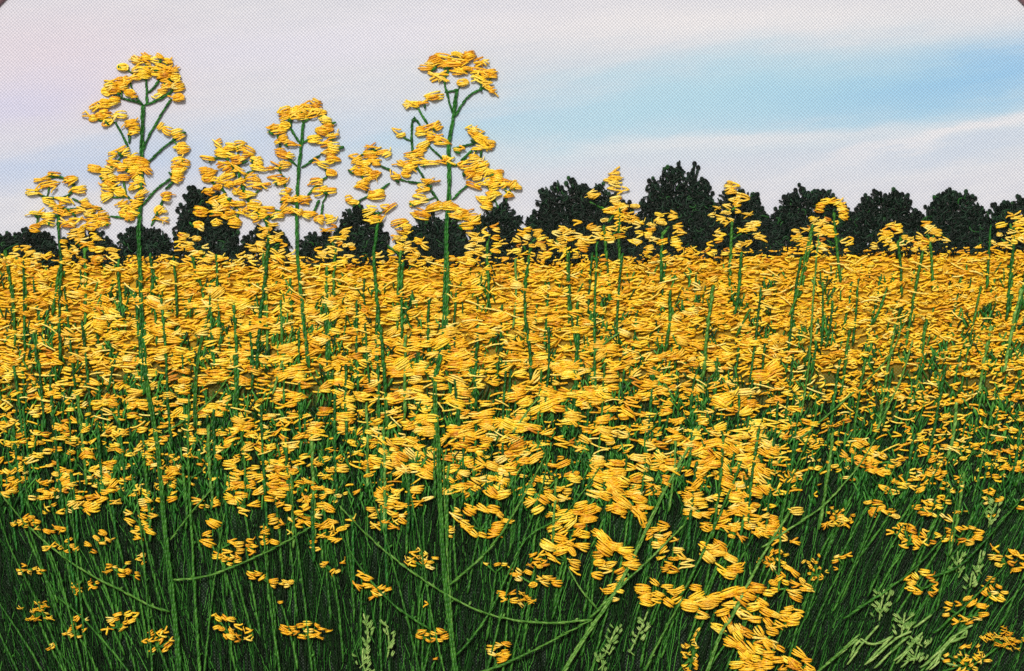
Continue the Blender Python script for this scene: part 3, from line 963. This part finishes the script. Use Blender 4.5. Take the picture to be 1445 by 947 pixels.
for (x, y, ci, cj) in cells:
    f = float(fill(x, min(y, 760)))
    if f < .12:
        continue
    L = U(60, 130)
    sx_ = x + U(-8, 8)
    bx_ = sx_ - float(lean(x, y)) * L * .5
    root = empty('rapeseed_plant', bx_, y + L)
    tag(root, f'yellow field plant in {ORD[cj]} row, under {COLUMNS[ci]}', 'plant', 'crowded plants of the yellow field')
    if U() < .62:
        sm = random.choices(('stem_dark', 'stem_mid', 'stem_light'), (.6, .28, .12))[0]
        stem(root, [(bx_, y + L), ((bx_ + sx_) / 2 + U(-4, 4), y + L * .4), (sx_, y - 22)], U(2.6, 4.2), sm, float(zf(y)) + U(2.5, 5.5), 'stem', 7.0)
    else:
        stem(root, [(bx_, y + L), (sx_, y)], 3.0, 'stem_dark', float(zf(y)) + .5, 'stem', 8.0)
    s_ = size_at(x, y)
    n_ = int(f ** (.85 if x > 1100 or x < 320 else .6) * U(13, 18) * (24 / s_) ** .9)
    for k in range(max(4, n_)):
        fx_, fy_ = x + U(-34, 34), y + U(-30, 36)
        if fy_ < (350 if x > 900 else 362):
            fy_ += 20
        ln_ = s_ * random.choice((U(.4, .7), U(.65, 1.1), U(.8, 1.4)))
        if x > 1100 or y < 415:
            kd = random.choices(('satin', 'zigzag', 'loose', 'knot'), (.52, .36, .08, .04))[0]
        else:
            kd = random.choices(('satin', 'zigzag', 'loose', 'knot'), (.80, .11, .06, .03))[0]
        an = random.gauss(2, 15)
        if s_ > 27 and U() < .4:
            an = random.gauss(-26, 12)
        mt = random.choices(('yellow', 'amber', 'straw'), (.58, .2, .22))[0]
        flower(root, fx_, fy_, ln_, ln_ * U(.36, .58), an, kd, mt)


# ------------------------------------------------------------------ heads of flowers low in the field, traced
def head(label, frame, cx, cy, w_, h_, tilt=0, size=60, n_=None, kind='satin', mat='amber', ring_=False, stem_to=None, group=None, smat='stem_mid'):
    x, y = T(frame, (cx, cy))[0]
    s_ = FR[frame][2]
    w_, h_, size = w_ * s_ * 1.06, h_ * s_ * 1.06, size * s_ * .78
    if n_ is None:
        n_ = max(3, int(w_ * h_ / (size * size * .30)))
    foot = T(frame, stem_to)[0] if stem_to else (x - float(lean(x, y)) * 150 + U(-10, 10), min(y + U(90, 150), 965))
    root = empty('rapeseed_plant', foot[0], foot[1])
    tag(root, label, 'plant', group)
    stem(root, [foot, ((foot[0] + x) / 2 + U(-5, 5), (foot[1] + y) / 2), (x, y + h_ * .2)], 3.0, smat, float(zf(y)) - 1.0, 'stem', 8.0, .7)
    c, q = math.cos(math.radians(tilt)), math.sin(math.radians(tilt))
    done = []
    for i in range(n_):
        if ring_:
            a = 2 * math.pi * (i + U(-.3, .3)) / n_
            rr = U(.5, 1.05)
        else:
            a = U(0, 2 * math.pi)
            rr = math.sqrt(U(0, 1))
        for _ in range(14):
            dx, dy = w_ / 2 * rr * math.cos(a), h_ / 2 * rr * math.sin(a)
            fx_, fy_ = x + dx * c + dy * q, y - dx * q + dy * c
            if ring_ or all(((fx_ - u_) / (size * .62)) ** 2 + ((fy_ - v_) / (size * .38)) ** 2 > 1 for u_, v_ in done):
                break
            a, rr = U(0, 2 * math.pi), math.sqrt(U(0, 1.25))
        done.append((fx_, fy_))
        L = size * U(.75, 1.25)
        an = tilt * .7 + random.gauss(0, 16)
        kd = kind if U() < .9 else random.choice(('loose', 'knot', 'zigzag'))
        if kind == 'dot':
            kd = 'satin'; an = U(-60, 60)
        flower(root, fx_, fy_, L, L * U(.44, .62), an, kd, mat if U() < .6 else random.choice(('yellow', 'straw')))
        if i % 3 == 0:
            stem(root, [(x, y + h_ * .3), (fx_, fy_)], 2.4, 'stem_mid', float(zf(y)) + .3, 'branch', 6.0)
    return root


LOW = 'flower heads low in the grass'
for a in [
    # left third
    ('ragged flower head nearest the lower left corner, four loose tufts', 'G', 155, 700, 120, 100, 0, 36, 13, 'loose'),
    ('slanting flower head right of the ragged lower left one', 'G', 312, 770, 105, 70, 38, 38, 11),
    ('tiny trailing flowers below the slanting head at lower left', 'G', 225, 838, 60, 26, 40, 28, 4),
    ('wing-shaped flower head rising to the right, left of the thick stem', 'G', 495, 742, 130, 54, 32, 44, 10),
    ('round spiky flower head just left of the thick stem near the bottom', 'G', 650, 822, 110, 90, 20, 42, 13),
    ('wide flower head right of the thick left stem near the bottom', 'G', 942, 768, 170, 76, -25, 44, 15),
    ('broad crescent flower head, second right of the thick left stem', 'G', 1262, 782, 210, 60, -8, 46, 15),
    ('flat row of flowers above the broad crescent head', 'G', 1108, 575, 180, 46, -14, 46, 10),
    ('lone yellow stitch above the broad crescent head', 'G', 1150, 665, 20, 10, -20, 30, 1),
    ('small stepped flowers on the curved stem at lower left', 'G', 326, 592, 50, 80, 0, 26, 8, 'dot'),
    ('tiny claw of yellow flowers touching the curved stem at left', 'G', 390, 584, 36, 44, 40, 26, 4),
    ('pair of small yellow flowers far left under the crowd', 'G', 180, 535, 40, 40, -50, 32, 3),
    ('small flower trio between thin stems left of the thick stem', 'G', 545, 545, 70, 30, -20, 28, 4),
    ('little double flower close left of the thick stem', 'G', 585, 492, 46, 34, 10, 32, 3),
    ('thin flat flowers on the curved stem near the left edge', 'G', 198, 446, 50, 26, 0, 34, 3),
    ('spread flowers on a bowed stem near the left edge', 'G', 100, 345, 90, 44, 20, 36, 6),
    ('short flat flowers right of the bowed stem at left', 'G', 218, 366, 90, 24, -8, 42, 4),
    ('clump of four plump flowers in the lower left grass', 'G', 425, 402, 80, 50, -10, 48, 4),
    ('two small flowers left of the plump clump of four', 'G', 370, 448, 50, 30, -20, 36, 2),
    ('big heap of plump flowers where the upturned curved stem passes', 'G', 884, 416, 120, 130, 0, 74, 6),
    ('column of flowers close right of the big plump heap', 'G', 1008, 428, 70, 70, 20, 46, 6),
    ('small flowers strung along the upturned curved stem', 'G', 1092, 400, 60, 100, 0, 46, 5),
    ('tall narrow column of flowers left of the thick left stem', 'G', 578, 280, 120, 210, 0, 56, 16),
    ('plump flowers stacked on a thin stem, left lower field', 'G', 350, 262, 130, 80, 10, 62, 7),
    ('stacked flowers high on a thin stem near the left edge', 'G', 250, 165, 60, 80, 0, 56, 7),
    ('plump flowers in the left field just below the crowd', 'G', 430, 180, 110, 110, 0, 54, 9),
    ('single flowers strung down a stem at the left edge', 'G', 65, 130, 90, 150, 0, 46, 8),
    ('small flowers strung on the second stem from the left edge', 'G', 210, 240, 50, 90, 0, 36, 7),
    ('sparse tiny flowers right of the thick left stem', 'G', 760, 130, 190, 160, 0, 34, 13),
    ('thin trailing flowers beside the light green stem', 'G', 880, 255, 90, 30, 10, 30, 4),
    ('dense column of plump flowers left of the tall middle stem', 'G', 990, 210, 120, 170, 0, 60, 14),
    ('flower column right of the dense plump column, left of middle', 'G', 1120, 180, 140, 120, 0, 66, 13),
    ('loose flowers hanging left of the lone round flower', 'G', 1180, 320, 130, 90, -12, 52, 9),
    ('flowers with drooping tips between thin stems, left of middle', 'G', 1300, 270, 150, 170, 0, 52, 14),
    ('drooping last flowers of the left middle clump', 'G', 1330, 400, 110, 80, 40, 50, 6),
    # middle third
    ('ladder of flowers left of the tall middle stem', 'H', 190, 285, 150, 170, -20, 56, 14),
    ('lone round yellow flower left of the ladder', 'H', 30, 362, 46, 30, 0, 56, 1, 'knot'),
    ('fan-shaped flower head left of the tall middle stem', 'H', 342, 492, 120, 80, 0, 40, 13),
    ('stub of flowers hanging from a left middle stem', 'H', 92, 572, 60, 60, -30, 56, 4),
    ('zigzag row of flowers below the hanging stub', 'H', 168, 628, 110, 44, 8, 46, 6),
    ('single flat stitch above a small bottom head', 'H', 350, 668, 16, 8, 0, 30, 1),
    ('small spiky head left of the tall middle stem near the bottom', 'H', 372, 800, 130, 54, -8, 42, 10),
    ('single stitch near the bottom left of the tall middle stem', 'H', 392, 893, 14, 8, 25, 28, 1),
    ('Y-shaped flowers at the bottom right of the tall middle stem', 'H', 640, 870, 96, 120, 0, 50, 8),
    ('round flower where two thin stems cross low in the middle', 'H', 690, 640, 54, 46, -10, 50, 4),
    ('star-shaped flower beside the round flower low in the middle', 'H', 758, 655, 76, 54, -25, 50, 5, 'loose'),
    ('chain of flowers above the star-shaped flower', 'H', 785, 568, 200, 56, -10, 50, 10),
    ('flower heads in a row above the chain, low middle', 'H', 800, 484, 130, 60, 0, 46, 8),
    ('ring of flowers around dark grass right of the middle stem', 'H', 575, 330, 230, 130, -14, 62, 15, 'satin', True),
    ('small stacked pair of flowers left of the ring', 'H', 452, 385, 34, 60, 0, 42, 3),
    ('large heap of plump flowers in the middle foreground', 'H', 925, 455, 150, 130, -20, 84, 10),
    ('plump flowers with long drawn threads, middle foreground', 'H', 960, 330, 170, 110, 20, 88, 10),
    ('large plump flowers between heap and thick slanting stem', 'H', 1060, 410, 130, 60, -20, 88, 6),
    ('slanting stack of plump flowers left of the thick slanting stem', 'H', 1120, 500, 150, 130, 15, 80, 11),
    ('lowest plump flowers of the slanting stack', 'H', 1110, 620, 80, 60, 10, 60, 4),
    ('lone fat flower left of the slanting stack', 'H', 1035, 550, 40, 14, 4, 76, 1),
    ('crossing bunch of large flowers below the crowd, middle left', 'H', 280, 80, 210, 130, -30, 74, 16),
    ('large crossing flowers right of the tall middle stem', 'H', 600, 150, 170, 130, -30, 78, 13),
    ('spread large flowers under the crowd right of middle stem', 'H', 720, 60, 170, 110, 20, 70, 13),
    ('flowers at the left foot of the crowd beside the middle stem', 'H', 470, 200, 120, 130, 0, 46, 11),
    ('plump flowers on two thin stems, centre of the field', 'H', 840, 220, 170, 110, -20, 70, 11),
    ('large plump flowers pointing right, centre of the field', 'H', 1120, 170, 200, 150, -15, 82, 17),
    ('plump drooping flowers right of the centre', 'H', 1180, 260, 150, 100, -30, 80, 9),
    ('dense flowers left of the thick slanting stem', 'H', 1290, 130, 150, 150, 0, 62, 16),
    ('flower cluster left of the slanting stem under the dense one', 'H', 1280, 390, 130, 100, 0, 60, 10),
    ('broad flower cluster right of the slanting stem', 'H', 1300, 620, 150, 90, 0, 70, 12),
    ('column of flowers right of the thick slanting stem', 'H', 1350, 470, 80, 150, 10, 62, 9),
    # right third
    ('dense cluster of flowers at the top of the right foreground column', 'I', 130, 60, 220, 120, -12, 66, 20),
    ('dense flowers pointing down right, upper right foreground column', 'I', 290, 60, 190, 120, -28, 70, 15),
    ('fat lone flower at the right side of the foreground column', 'I', 200, 130, 60, 40, -20, 74, 3),
    ('parallel slanting flowers in the right foreground column', 'I', 270, 190, 150, 150, -38, 76, 14),
    ('left flowers of the right foreground column', 'I', 60, 250, 120, 120, 8, 66, 11),
    ('small flowers trailing right of the slanting flowers', 'I', 440, 170, 120, 70, 20, 36, 9, 'dot'),
    ('knotted row of flowers across the foreground column', 'I', 180, 295, 180, 30, 0, 56, 8),
    ('flowers spread right below the slanting flowers', 'I', 330, 320, 140, 50, -10, 56, 9),
    ('thin row of flowers below the knotted row', 'I', 220, 370, 240, 50, -10, 52, 12),
    ('pointed flowers at the right end of the thin row', 'I', 410, 395, 150, 50, -12, 62, 8),
    ('two fat slanting flowers in the lower right foreground', 'I', 152, 480, 150, 90, -42, 88, 8),
    ('lone flat flower at left of the lower foreground column', 'I', 30, 506, 40, 16, 0, 80, 1),
    ('cluster with dotted buds right of the fat slanting flowers', 'I', 380, 480, 130, 60, 0, 36, 12, 'dot'),
    ('round cluster of flowers pointing down right', 'I', 430, 575, 170, 100, -28, 66, 14),
    ('heap of five pale fat flowers in the lower right foreground', 'I', 120, 645, 180, 130, 5, 90, 9),
    ('stack of flowers right of the five pale fat ones', 'I', 295, 655, 130, 150, -20, 76, 13),
    ('winged flower with a fat lower petal', 'I', 440, 710, 90, 50, -20, 70, 5),
    ('slanting flowers stacked below the winged flower', 'I', 375, 760, 60, 110, -50, 66, 6),
    ('twin slanting flowers below the five pale ones', 'I', 205, 790, 110, 70, -38, 76, 6),
    ('arched flowers right of the twin slanting ones', 'I', 310, 800, 130, 40, -28, 72, 5),
    ('wide bunch of flowers at the bottom of the foreground column', 'I', 370, 880, 200, 90, -15, 72, 14),
    ('fat flower pointing down at the bottom edge', 'I', 268, 862, 40, 30, -45, 84, 2),
    ('flowers at the bottom edge below the arched flowers', 'I', 300, 925, 120, 40, -8, 80, 5),
    ('spiky flowers at the bottom edge, last of the column', 'I', 500, 910, 90, 80, -48, 72, 6),
    ('dotted amber head at the bottom left of the column', 'I', 45, 850, 66, 200, 0, 30, 20, 'dot'),
    ('wide head of flowers where the long curved stem ends', 'I', 760, 70, 250, 110, -18, 52, 24),
    ('small flower pair left of the wide head', 'I', 565, 12, 50, 30, 0, 46, 3),
    ('broken row of flowers below the wide head', 'I', 915, 190, 170, 50, 0, 50, 9),
    ('tall cluster of flowers in the right field', 'I', 1020, 100, 90, 160, 0, 46, 13),
    ('flowers strung in a row at upper right field', 'I', 1190, 40, 240, 40, -12, 42, 12),
    ('pair of plump heads at the right edge below the crowd', 'I', 1350, 70, 90, 100, 10, 56, 8),
    ('ring of small round flowers in the right field', 'I', 1110, 180, 110, 66, -10, 38, 8, 'satin', True),
    ('dotted small head beside the long curved stem', 'I', 645, 318, 130, 70, -18, 24, 14, 'dot'),
    ('dotted small head below the thin row', 'I', 555, 520, 110, 100, -40, 22, 15, 'dot'),
    ('open head of three flowers in the right field', 'I', 815, 278, 130, 76, -20, 50, 8),
    ('full head of flowers right of the open head', 'I', 1050, 285, 160, 76, -14, 46, 14),
    ('slanting oval head of flowers in the right field', 'I', 932, 400, 150, 90, -22, 46, 15),
    ('head of flowers with a round right end', 'I', 1155, 388, 140, 72, -10, 46, 11, 'satin', True),
    ('ring-shaped head of flowers above the pale sprigs', 'I', 988, 582, 160, 90, -10, 50, 11, 'satin', True),
    ('ring-shaped head of flowers below right, tilted', 'I', 1155, 695, 150, 96, -8, 50, 12, 'satin', True),
    ('head of flowers trailing to a single fat flower', 'I', 1275, 605, 120, 84, -35, 46, 10),
    ('head of flowers at the right edge, middle height of grass', 'I', 1330, 486, 150, 72, -20, 46, 12),
    ('pale tufted head at the right edge near the bottom', 'I', 1320, 810, 170, 84, -12, 40, 17, 'loose'),
    ('dotted amber head at the bottom right', 'I', 1170, 890, 150, 100, 0, 34, 22, 'dot'),
]:
    label, fr, cx, cy, w_, h_, tilt, size = a[:8]
    n_ = a[8] if len(a) > 8 else None
    head(label, fr, cx, cy, w_, h_, tilt, size, n_, a[9] if len(a) > 9 else 'satin', 'amber', a[10] if len(a) > 10 else False, None, LOW)


for i, (x_, y_, what) in enumerate([(40, 735, 'left edge, under the strung flowers'), (95, 770, 'left edge, above the curved stem'), (30, 800, 'left edge, below the curved stem'), (170, 800, 'left, beside the stepped flowers'),
                                    (330, 790, 'left of middle, below the upturned stem'), (470, 800, 'left of middle, below the lone round flower'), (700, 800, 'middle, above the star-shaped flower'),
                                    (1180, 730, 'right, beside the long curved stem'), (1250, 660, 'right, below the wide head'), (1400, 700, 'right edge, below the plump pair'), (1190, 790, 'right, above the pale tangle'), (1330, 760, 'right, between the oval heads')]):
    head('few tiny yellow flowers in the grass at ' + what, 'P', x_, y_, U(26, 44), U(14, 26), U(-20, 20), U(11, 15), random.randint(4, 7), 'satin', 'amber', False, None, LOW)

# ------------------------------------------------------------------ long stems in the foreground, traced
def long_stem(label, fr, pts, width, mat, name='long_stem', extra=0.0):
    p = T(fr, *pts) if isinstance(fr, str) else pts
    root = empty(name, p[0][0], p[0][1])
    tag(root, label, 'stem', 'long green stems over the grass')
    stem(root, p, width * .8, mat, None if not extra else extra, 'stalk', 7.5, .55)
    # little nodes along the stalk
    q = resample(p, 26)
    for i in range(1, len(q) - 1, 2):
        x_, y_ = q[i]
        stem(root, [(x_ + U(-2, 2), y_), (x_ + U(-5, 5), y_ - U(3, 6))], 2.8, mat, float(zf(y_)) + 3.5, 'node', 4.0)


for a in [
    ('light green stem curving down right from the left edge to the thick stem', 'G', [(700, 700), (620, 680), (500, 612), (350, 540), (150, 390), (0, 210)], 3.4, 'stem_light'),
    ('light green stem curving up right from the thick left stem', 'G', [(712, 572), (850, 560), (1000, 500), (1150, 430), (1280, 350)], 3.4, 'stem_light'),
    ('second upright light stem right of the thick left stem', 'G', [(822, 960), (800, 600), (782, 300), (770, 0), (775, -180)], 4.6, 'stem_mid'),
    ('thin stem rising between the thick left stem and the light one', 'G', [(700, 410), (780, 300), (880, 190)], 2.8, 'stem_light'),
    ('thin stem leaning along the far left edge', 'G', [(90, 960), (40, 860), (-20, 740)], 3.4, 'stem_mid'),
    ('second thin stem from the lower left corner', 'G', [(190, 960), (110, 820), (0, 660)], 3.2, 'stem_mid'),
    ('long thin stem bowing through the left flowers', 'G', [(285, 960), (215, 780), (130, 600), (50, 450), (0, 310)], 3.2, 'stem_mid'),
    ('stem under the strung flowers at the left', 'G', [(350, 960), (290, 700), (230, 480), (140, 350), (110, 200), (100, 0)], 3.2, 'stem_mid'),
    ('upright stem through the second flower column from the left', 'G', [(370, 960), (340, 700), (310, 400), (295, 200), (290, -80)], 3.4, 'stem_mid'),
    ('slanting stem from the wing-shaped head to the bottom', 'G', [(545, 960), (440, 830), (340, 720), (240, 640)], 3.4, 'stem_mid'),
    ('upright stem left of the narrow flower column', 'G', [(630, 960), (610, 700), (590, 450), (560, 200)], 3.2, 'stem_mid'),
    ('stem below the row of flowers left of middle', 'G', [(1150, 960), (1110, 700), (1090, 520), (1080, 340)], 3.6, 'stem_mid'),
    ('thin stem left of the broad crescent head', 'G', [(840, 960), (860, 720), (890, 500), (920, 300)], 3.0, 'stem_mid'),
    ('stem through the broad crescent head', 'G', [(1280, 960), (1255, 720), (1225, 480), (1190, 240), (1170, 60)], 3.6, 'stem_mid'),
    ('light stem sweeping from the left middle into the forked thick stem', 'H', [(1030, 730), (900, 748), (750, 742), (620, 718), (500, 668), (350, 580), (150, 430), (0, 270)], 3.6, 'stem_light'),
    ('light branch sweeping from the bottom middle up to the thick slanting stem', 'H', [(560, 950), (700, 905), (900, 800), (1030, 730)], 4.0, 'stem_light'),
    ('thick slanting light green stem right of the middle', 'H', [(905, 955), (1000, 800), (1100, 660), (1200, 480), (1300, 250), (1390, 90), (1470, -60)], 7.0, 'stem_light'),
    ('slanting stem rising right from the tall middle stem', 'H', [(438, 600), (560, 500), (650, 400), (740, 250), (800, 140), (840, 60)], 3.8, 'stem_light'),
    ('slanting stem crossing the sweeping light stem', 'H', [(475, 880), (600, 735), (680, 560), (760, 380), (900, 330), (1010, 190), (1060, 110)], 3.4, 'stem_mid'),
    ('short stem joining the thick slanting stem from the heap', 'H', [(1050, 690), (980, 610), (930, 520)], 3.2, 'stem_light'),
    ('left middle stem bowing down to the small spiky head', 'H', [(370, 770), (280, 720), (180, 640), (80, 520), (0, 380)], 3.6, 'stem_mid'),
    ('branch forking right from the thick slanting stem', 'H', [(1020, 728), (1150, 590), (1250, 500), (1400, 350)], 3.8, 'stem_light'),
    ('thin upright stem left of the fan-shaped head', 'H', [(330, 960), (270, 700), (200, 440), (120, 180), (110, 0)], 3.2, 'stem_mid'),
    ('thin upright stem through the fan-shaped head', 'H', [(430, 960), (370, 700), (330, 420), (290, 230), (260, 100)], 3.0, 'stem_mid'),
    ('thin upright stem right of the tall middle stem', 'H', [(470, 890), (445, 600), (430, 300), (420, 60)], 3.4, 'stem_light'),
    ('thin stem above the Y-shaped flowers', 'H', [(600, 950), (660, 700), (720, 480), (830, 200), (850, 40)], 3.2, 'stem_mid'),
    ('pair of stems at the bottom right of the sprigs', 'H', [(1240, 950), (1310, 800), (1400, 640)], 3.6, 'stem_light'),
    ('stem rising into the pale fat flowers', 'I', [(105, 955), (160, 790), (200, 720)], 6.0, 'stem_light'),
    ('thick slanting stem between the flower stacks', 'I', [(190, 760), (260, 610), (350, 440), (440, 300)], 5.2, 'stem_light'),
    ('long curved light stem rising to the wide right head', 'I', [(330, 440), (430, 370), (560, 290), (640, 210), (740, 90), (790, 0)], 3.4, 'stem_light'),
    ('slanting stem from the bottom toward the pale tangle', 'I', [(550, 955), (620, 890), (700, 820), (730, 790)], 4.2, 'stem_light'),
    ('slanting stem behind the pale sprigs', 'I', [(660, 730), (800, 640), (900, 570), (1000, 480), (1080, 385)], 3.6, 'stem_mid'),
    ('slanting stem running to the right edge', 'I', [(1020, 560), (1140, 520), (1250, 400), (1420, 200)], 3.6, 'stem_mid'),
    ('slanting stem under the tilted ring-shaped head', 'I', [(1030, 790), (1120, 710), (1200, 640), (1290, 540)], 3.4, 'stem_mid'),
    ('stem down the right side of the foreground column', 'I', [(400, 620), (402, 400), (430, 200), (520, 0), (560, -140)], 3.6, 'stem_mid'),
    ('thin stem on the left of the foreground column', 'I', [(0, 640), (80, 480), (180, 260), (250, 80)], 4.2, 'stem_mid'),
    ('stem along the lower right edge', 'I', [(1300, 760), (1360, 640), (1410, 520)], 4.0, 'stem_mid'),
    ('upright stem at the right edge of the grass', 'I', [(1040, 700), (1080, 520), (1110, 330), (1150, 100)], 3.0, 'stem_mid'),
    ('slanting stem below the broken row', 'I', [(760, 640), (850, 440), (960, 260), (1080, 60)], 3.0, 'stem_mid'),
    ('slender stem left of the slanting right stems', 'I', [(620, 700), (720, 480), (800, 270), (880, 100)], 3.0, 'stem_mid'),
    # stems that rise through the crowd
    ('dark upright stem in the crowd below the thick-stemmed left plant', 'D', [(820, 900), (815, 760), (830, 600), (850, 500), (885, 390)], 6.5, 'stem_mid'),
    ('dark stem in the crowd left of the dark upright stem', 'D', [(460, 740), (475, 640), (495, 580)], 4.2, 'stem_dark'),
    ('light stem high in the crowd near the left edge', 'D', [(70, 560), (62, 440), (58, 300)], 4.4, 'stem_mid'),
    ('dark stem high in the crowd near the left edge', 'D', [(108, 580), (105, 400), (102, 190)], 4.0, 'stem_dark'),
    ('dark stem in the crowd right of the leftmost stems', 'D', [(225, 430), (240, 300), (262, 195)], 5.0, 'stem_mid'),
    ('light slanting stem in the crowd, left of the arched plant', 'D', [(1140, 760), (1180, 620), (1225, 480)], 4.0, 'stem_light'),
    ('thin light stem crossing left part of the field', 'D', [(690, 920), (830, 830), (900, 770), (980, 650)], 3.0, 'stem_light'),
    ('dark stem in the crowd below the ragged plant', 'E', [(125, 720), (112, 600), (105, 460)], 4.0, 'stem_dark'),
    ('thick dark stem standing in the centre of the crowd', 'E', [(800, 700), (790, 560), (772, 430), (768, 300), (790, 195)], 5.5, 'stem_dark'),
    ('thin dark stem right of the centre stem', 'E', [(985, 560), (960, 400), (955, 250), (955, 160)], 4.0, 'stem_dark'),
    ('dark stem rising toward the pointed plant', 'E', [(1065, 740), (1060, 500), (1065, 300), (1072, 120)], 4.5, 'stem_dark'),
    ('light stem slanting across the right centre of the crowd', 'E', [(720, 920), (800, 800), (860, 740)], 3.2, 'stem_light'),
    ('short light stem slanting in the right centre', 'E', [(1050, 590), (1110, 540), (1180, 490)], 3.6, 'stem_light'),
    ('dark stem low in the crowd beside the tall middle stem', 'E', [(500, 930), (488, 800), (478, 690)], 6.0, 'stem_dark'),
    ('dark stem in the crowd right half, near its top', 'E', [(1340, 290), (1335, 200), (1345, 100)], 4.2, 'stem_dark'),
    ('long pale stem at the right of the crowd', 'F', [(500, 850), (540, 600), (550, 360), (580, 60)], 3.6, 'stem_light'),
    ('pale stem beside the long pale stem', 'F', [(455, 430), (490, 330), (520, 180), (550, 40)], 3.6, 'stem_mid'),
    ('light stem slanting up through the right field', 'F', [(500, 940), (640, 820), (800, 680), (880, 590), (930, 460)], 3.2, 'stem_light'),
    ('second light stem slanting in the right field', 'F', [(800, 940), (880, 780), (940, 640), (965, 530)], 3.6, 'stem_light'),
    ('dark stem in the right crowd under the round tree', 'F', [(715, 560), (730, 420), (742, 270)], 3.8, 'stem_dark'),
    ('short dark stem in the right crowd', 'F', [(585, 560), (595, 430), (590, 290)], 4.2, 'stem_dark'),
    ('dark forked stem in the right crowd', 'F', [(800, 470), (840, 380), (860, 310)], 4.4, 'stem_dark'),
    ('dark stem near the right edge, below the blunt tree', 'F', [(1275, 320), (1285, 200), (1292, 50)], 4.6, 'stem_dark'),
    ('dark stem at the right edge below the last tree', 'F', [(1360, 450), (1365, 330), (1385, 150), (1398, 20)], 5.0, 'stem_dark'),
    ('curved dark stem in the orange patch of the right half', 'F', [(40, 860), (45, 720), (80, 640)], 4.0, 'stem_dark'),
    ('short dark stem left in the right half of the crowd', 'F', [(230, 520), (270, 440), (290, 400)], 4.0, 'stem_mid'),
]:
    long_stem(*a[:5])


# ------------------------------------------------------------------ pale leafy sprigs
def leaf_mesh():
    """a leaf of two or three short strands"""
    return lib_mesh('leaf', satin(2, 9.0, 1.7, 1.0, .3, .5), 'sprig')


LEAVES = [leaf_mesh() for _ in range(6)]


def sprig(label, fr, pts, n_=16, spread=28):
    p = T(fr, *pts)
    root = empty('leafy_sprig', p[0][0], p[0][1])
    tag(root, label, 'sprig', 'pale green leafy sprigs near the bottom')
    z = float(zf(p[0][1])) + 1.5
    stem(root, p, 2.2, 'sprig', z, 'stem', 6.0)
    q = resample(p, 4)
    for i in range(n_):
        x_, y_ = q[int(U(.15, 1) * (len(q) - 1))]
        sd = random.choice((-1, 1))
        x_ += sd * U(.1, 1) * spread * .34 * .6
        y_ += U(-5, 5)
        o = bpy.data.objects.new('leaf', random.choice(LEAVES))
        col.objects.link(o)
        o.parent = root
        w_ = PX(x_, y_, z + U(0, 2))
        o.location = (w_[0] - root.location[0], w_[1] - root.location[1], w_[2] - root.location[2])
        o.rotation_euler = (0, 0, math.radians(90 - sd * U(15, 60)))
        o.scale = (U(.7, 1.15), U(.8, 1.1), 1)


for a in [
    ('pale leafy sprig left of two, bottom left of the tall middle stem', 'H', [(110, 850), (120, 780), (95, 710)], 16, 40),
    ('pale leafy sprig right of two, bottom left of the tall middle stem', 'H', [(195, 890), (205, 810), (185, 740)], 15, 40),
    ('pale leafy sprig at the bottom edge left of the tall middle stem', 'H', [(110, 955), (90, 900), (95, 850)], 16, 56),
    ('pale leafy sprig under the thick slanting stem', 'H', [(1080, 880), (1100, 830), (1130, 760)], 17, 50),
    ('pale leafy sprig with side twig right of the thick slanting stem', 'H', [(1180, 870), (1220, 790), (1255, 700)], 16, 44),
    ('pale leafy sprig at the bottom edge under the slanting stem', 'H', [(1070, 950), (1075, 910), (1060, 870)], 9, 36),
    ('pale leafy sprig high by the right edge of the grass', 'I', [(1255, 360), (1270, 290), (1300, 240)], 16, 50),
    ('pale leafy sprig among the right heads, left of a pair', 'I', [(1125, 540), (1130, 490), (1130, 455)], 13, 50),
    ('thin pale sprig, right of a pair among the right heads', 'I', [(1205, 545), (1215, 500), (1225, 450)], 11, 26),
    ('pale sprig beside the head trailing to a fat flower', 'I', [(1180, 605), (1180, 575), (1190, 540)], 9, 40),
    ('pale leafy sprig highest above the pale tangle', 'I', [(810, 740), (815, 680), (830, 610)], 22, 60),
    ('pale leafy sprig inside the pale tangle', 'I', [(900, 800), (905, 750), (915, 705)], 18, 70),
    ('pale leafy sprig lowest in the pale tangle', 'I', [(950, 915), (960, 860), (985, 800)], 24, 80),
]:
    sprig(*a)

# the tangle of pale loose threads in the lower right: grass-like, drawn one by one
root = empty('pale_grass_tuft', *T('I', (840, 930))[0])
tag(root, 'tangle of pale green grass blades in the lower right corner', 'grass tuft')
for b in [[(680, 920), (730, 840), (805, 755)], [(690, 890), (725, 795), (740, 830), (800, 838), (865, 800)], [(750, 920), (830, 830), (865, 800)], [(790, 935), (860, 860), (930, 800)], [(755, 915), (800, 880), (870, 810), (940, 780)],
          [(880, 915), (930, 850), (985, 785)], [(870, 905), (920, 860), (965, 800)], [(900, 930), (910, 900), (960, 890)], [(975, 930), (1030, 890), (1090, 820), (1115, 795)], [(1000, 940), (1060, 870), (1110, 800), (1190, 755)],
          [(1015, 940), (1060, 900), (1050, 890), (1060, 850)], [(1090, 830), (1130, 810), (1170, 805), (1165, 775)], [(950, 770), (990, 740), (1022, 712)], [(1060, 890), (1080, 920), (1130, 920)], [(550, 950), (640, 880), (720, 810)]]:
    stem(root, T('I', *b), 2.8, 'sprig', 10.5, 'blade', 9.0)

# ------------------------------------------------------------------ stand the hoop upright against the wall
UP = Matrix.Translation((0, 0, Z0)) @ Matrix.Rotation(math.pi / 2, 4, 'X')
for o in list(col.objects):
    if o.parent is None and o not in (cam, sun, ground, wall):
        o.matrix_basis = UP @ o.matrix_basis

print('objects', len(bpy.data.objects), 'meshes', len(bpy.data.meshes))
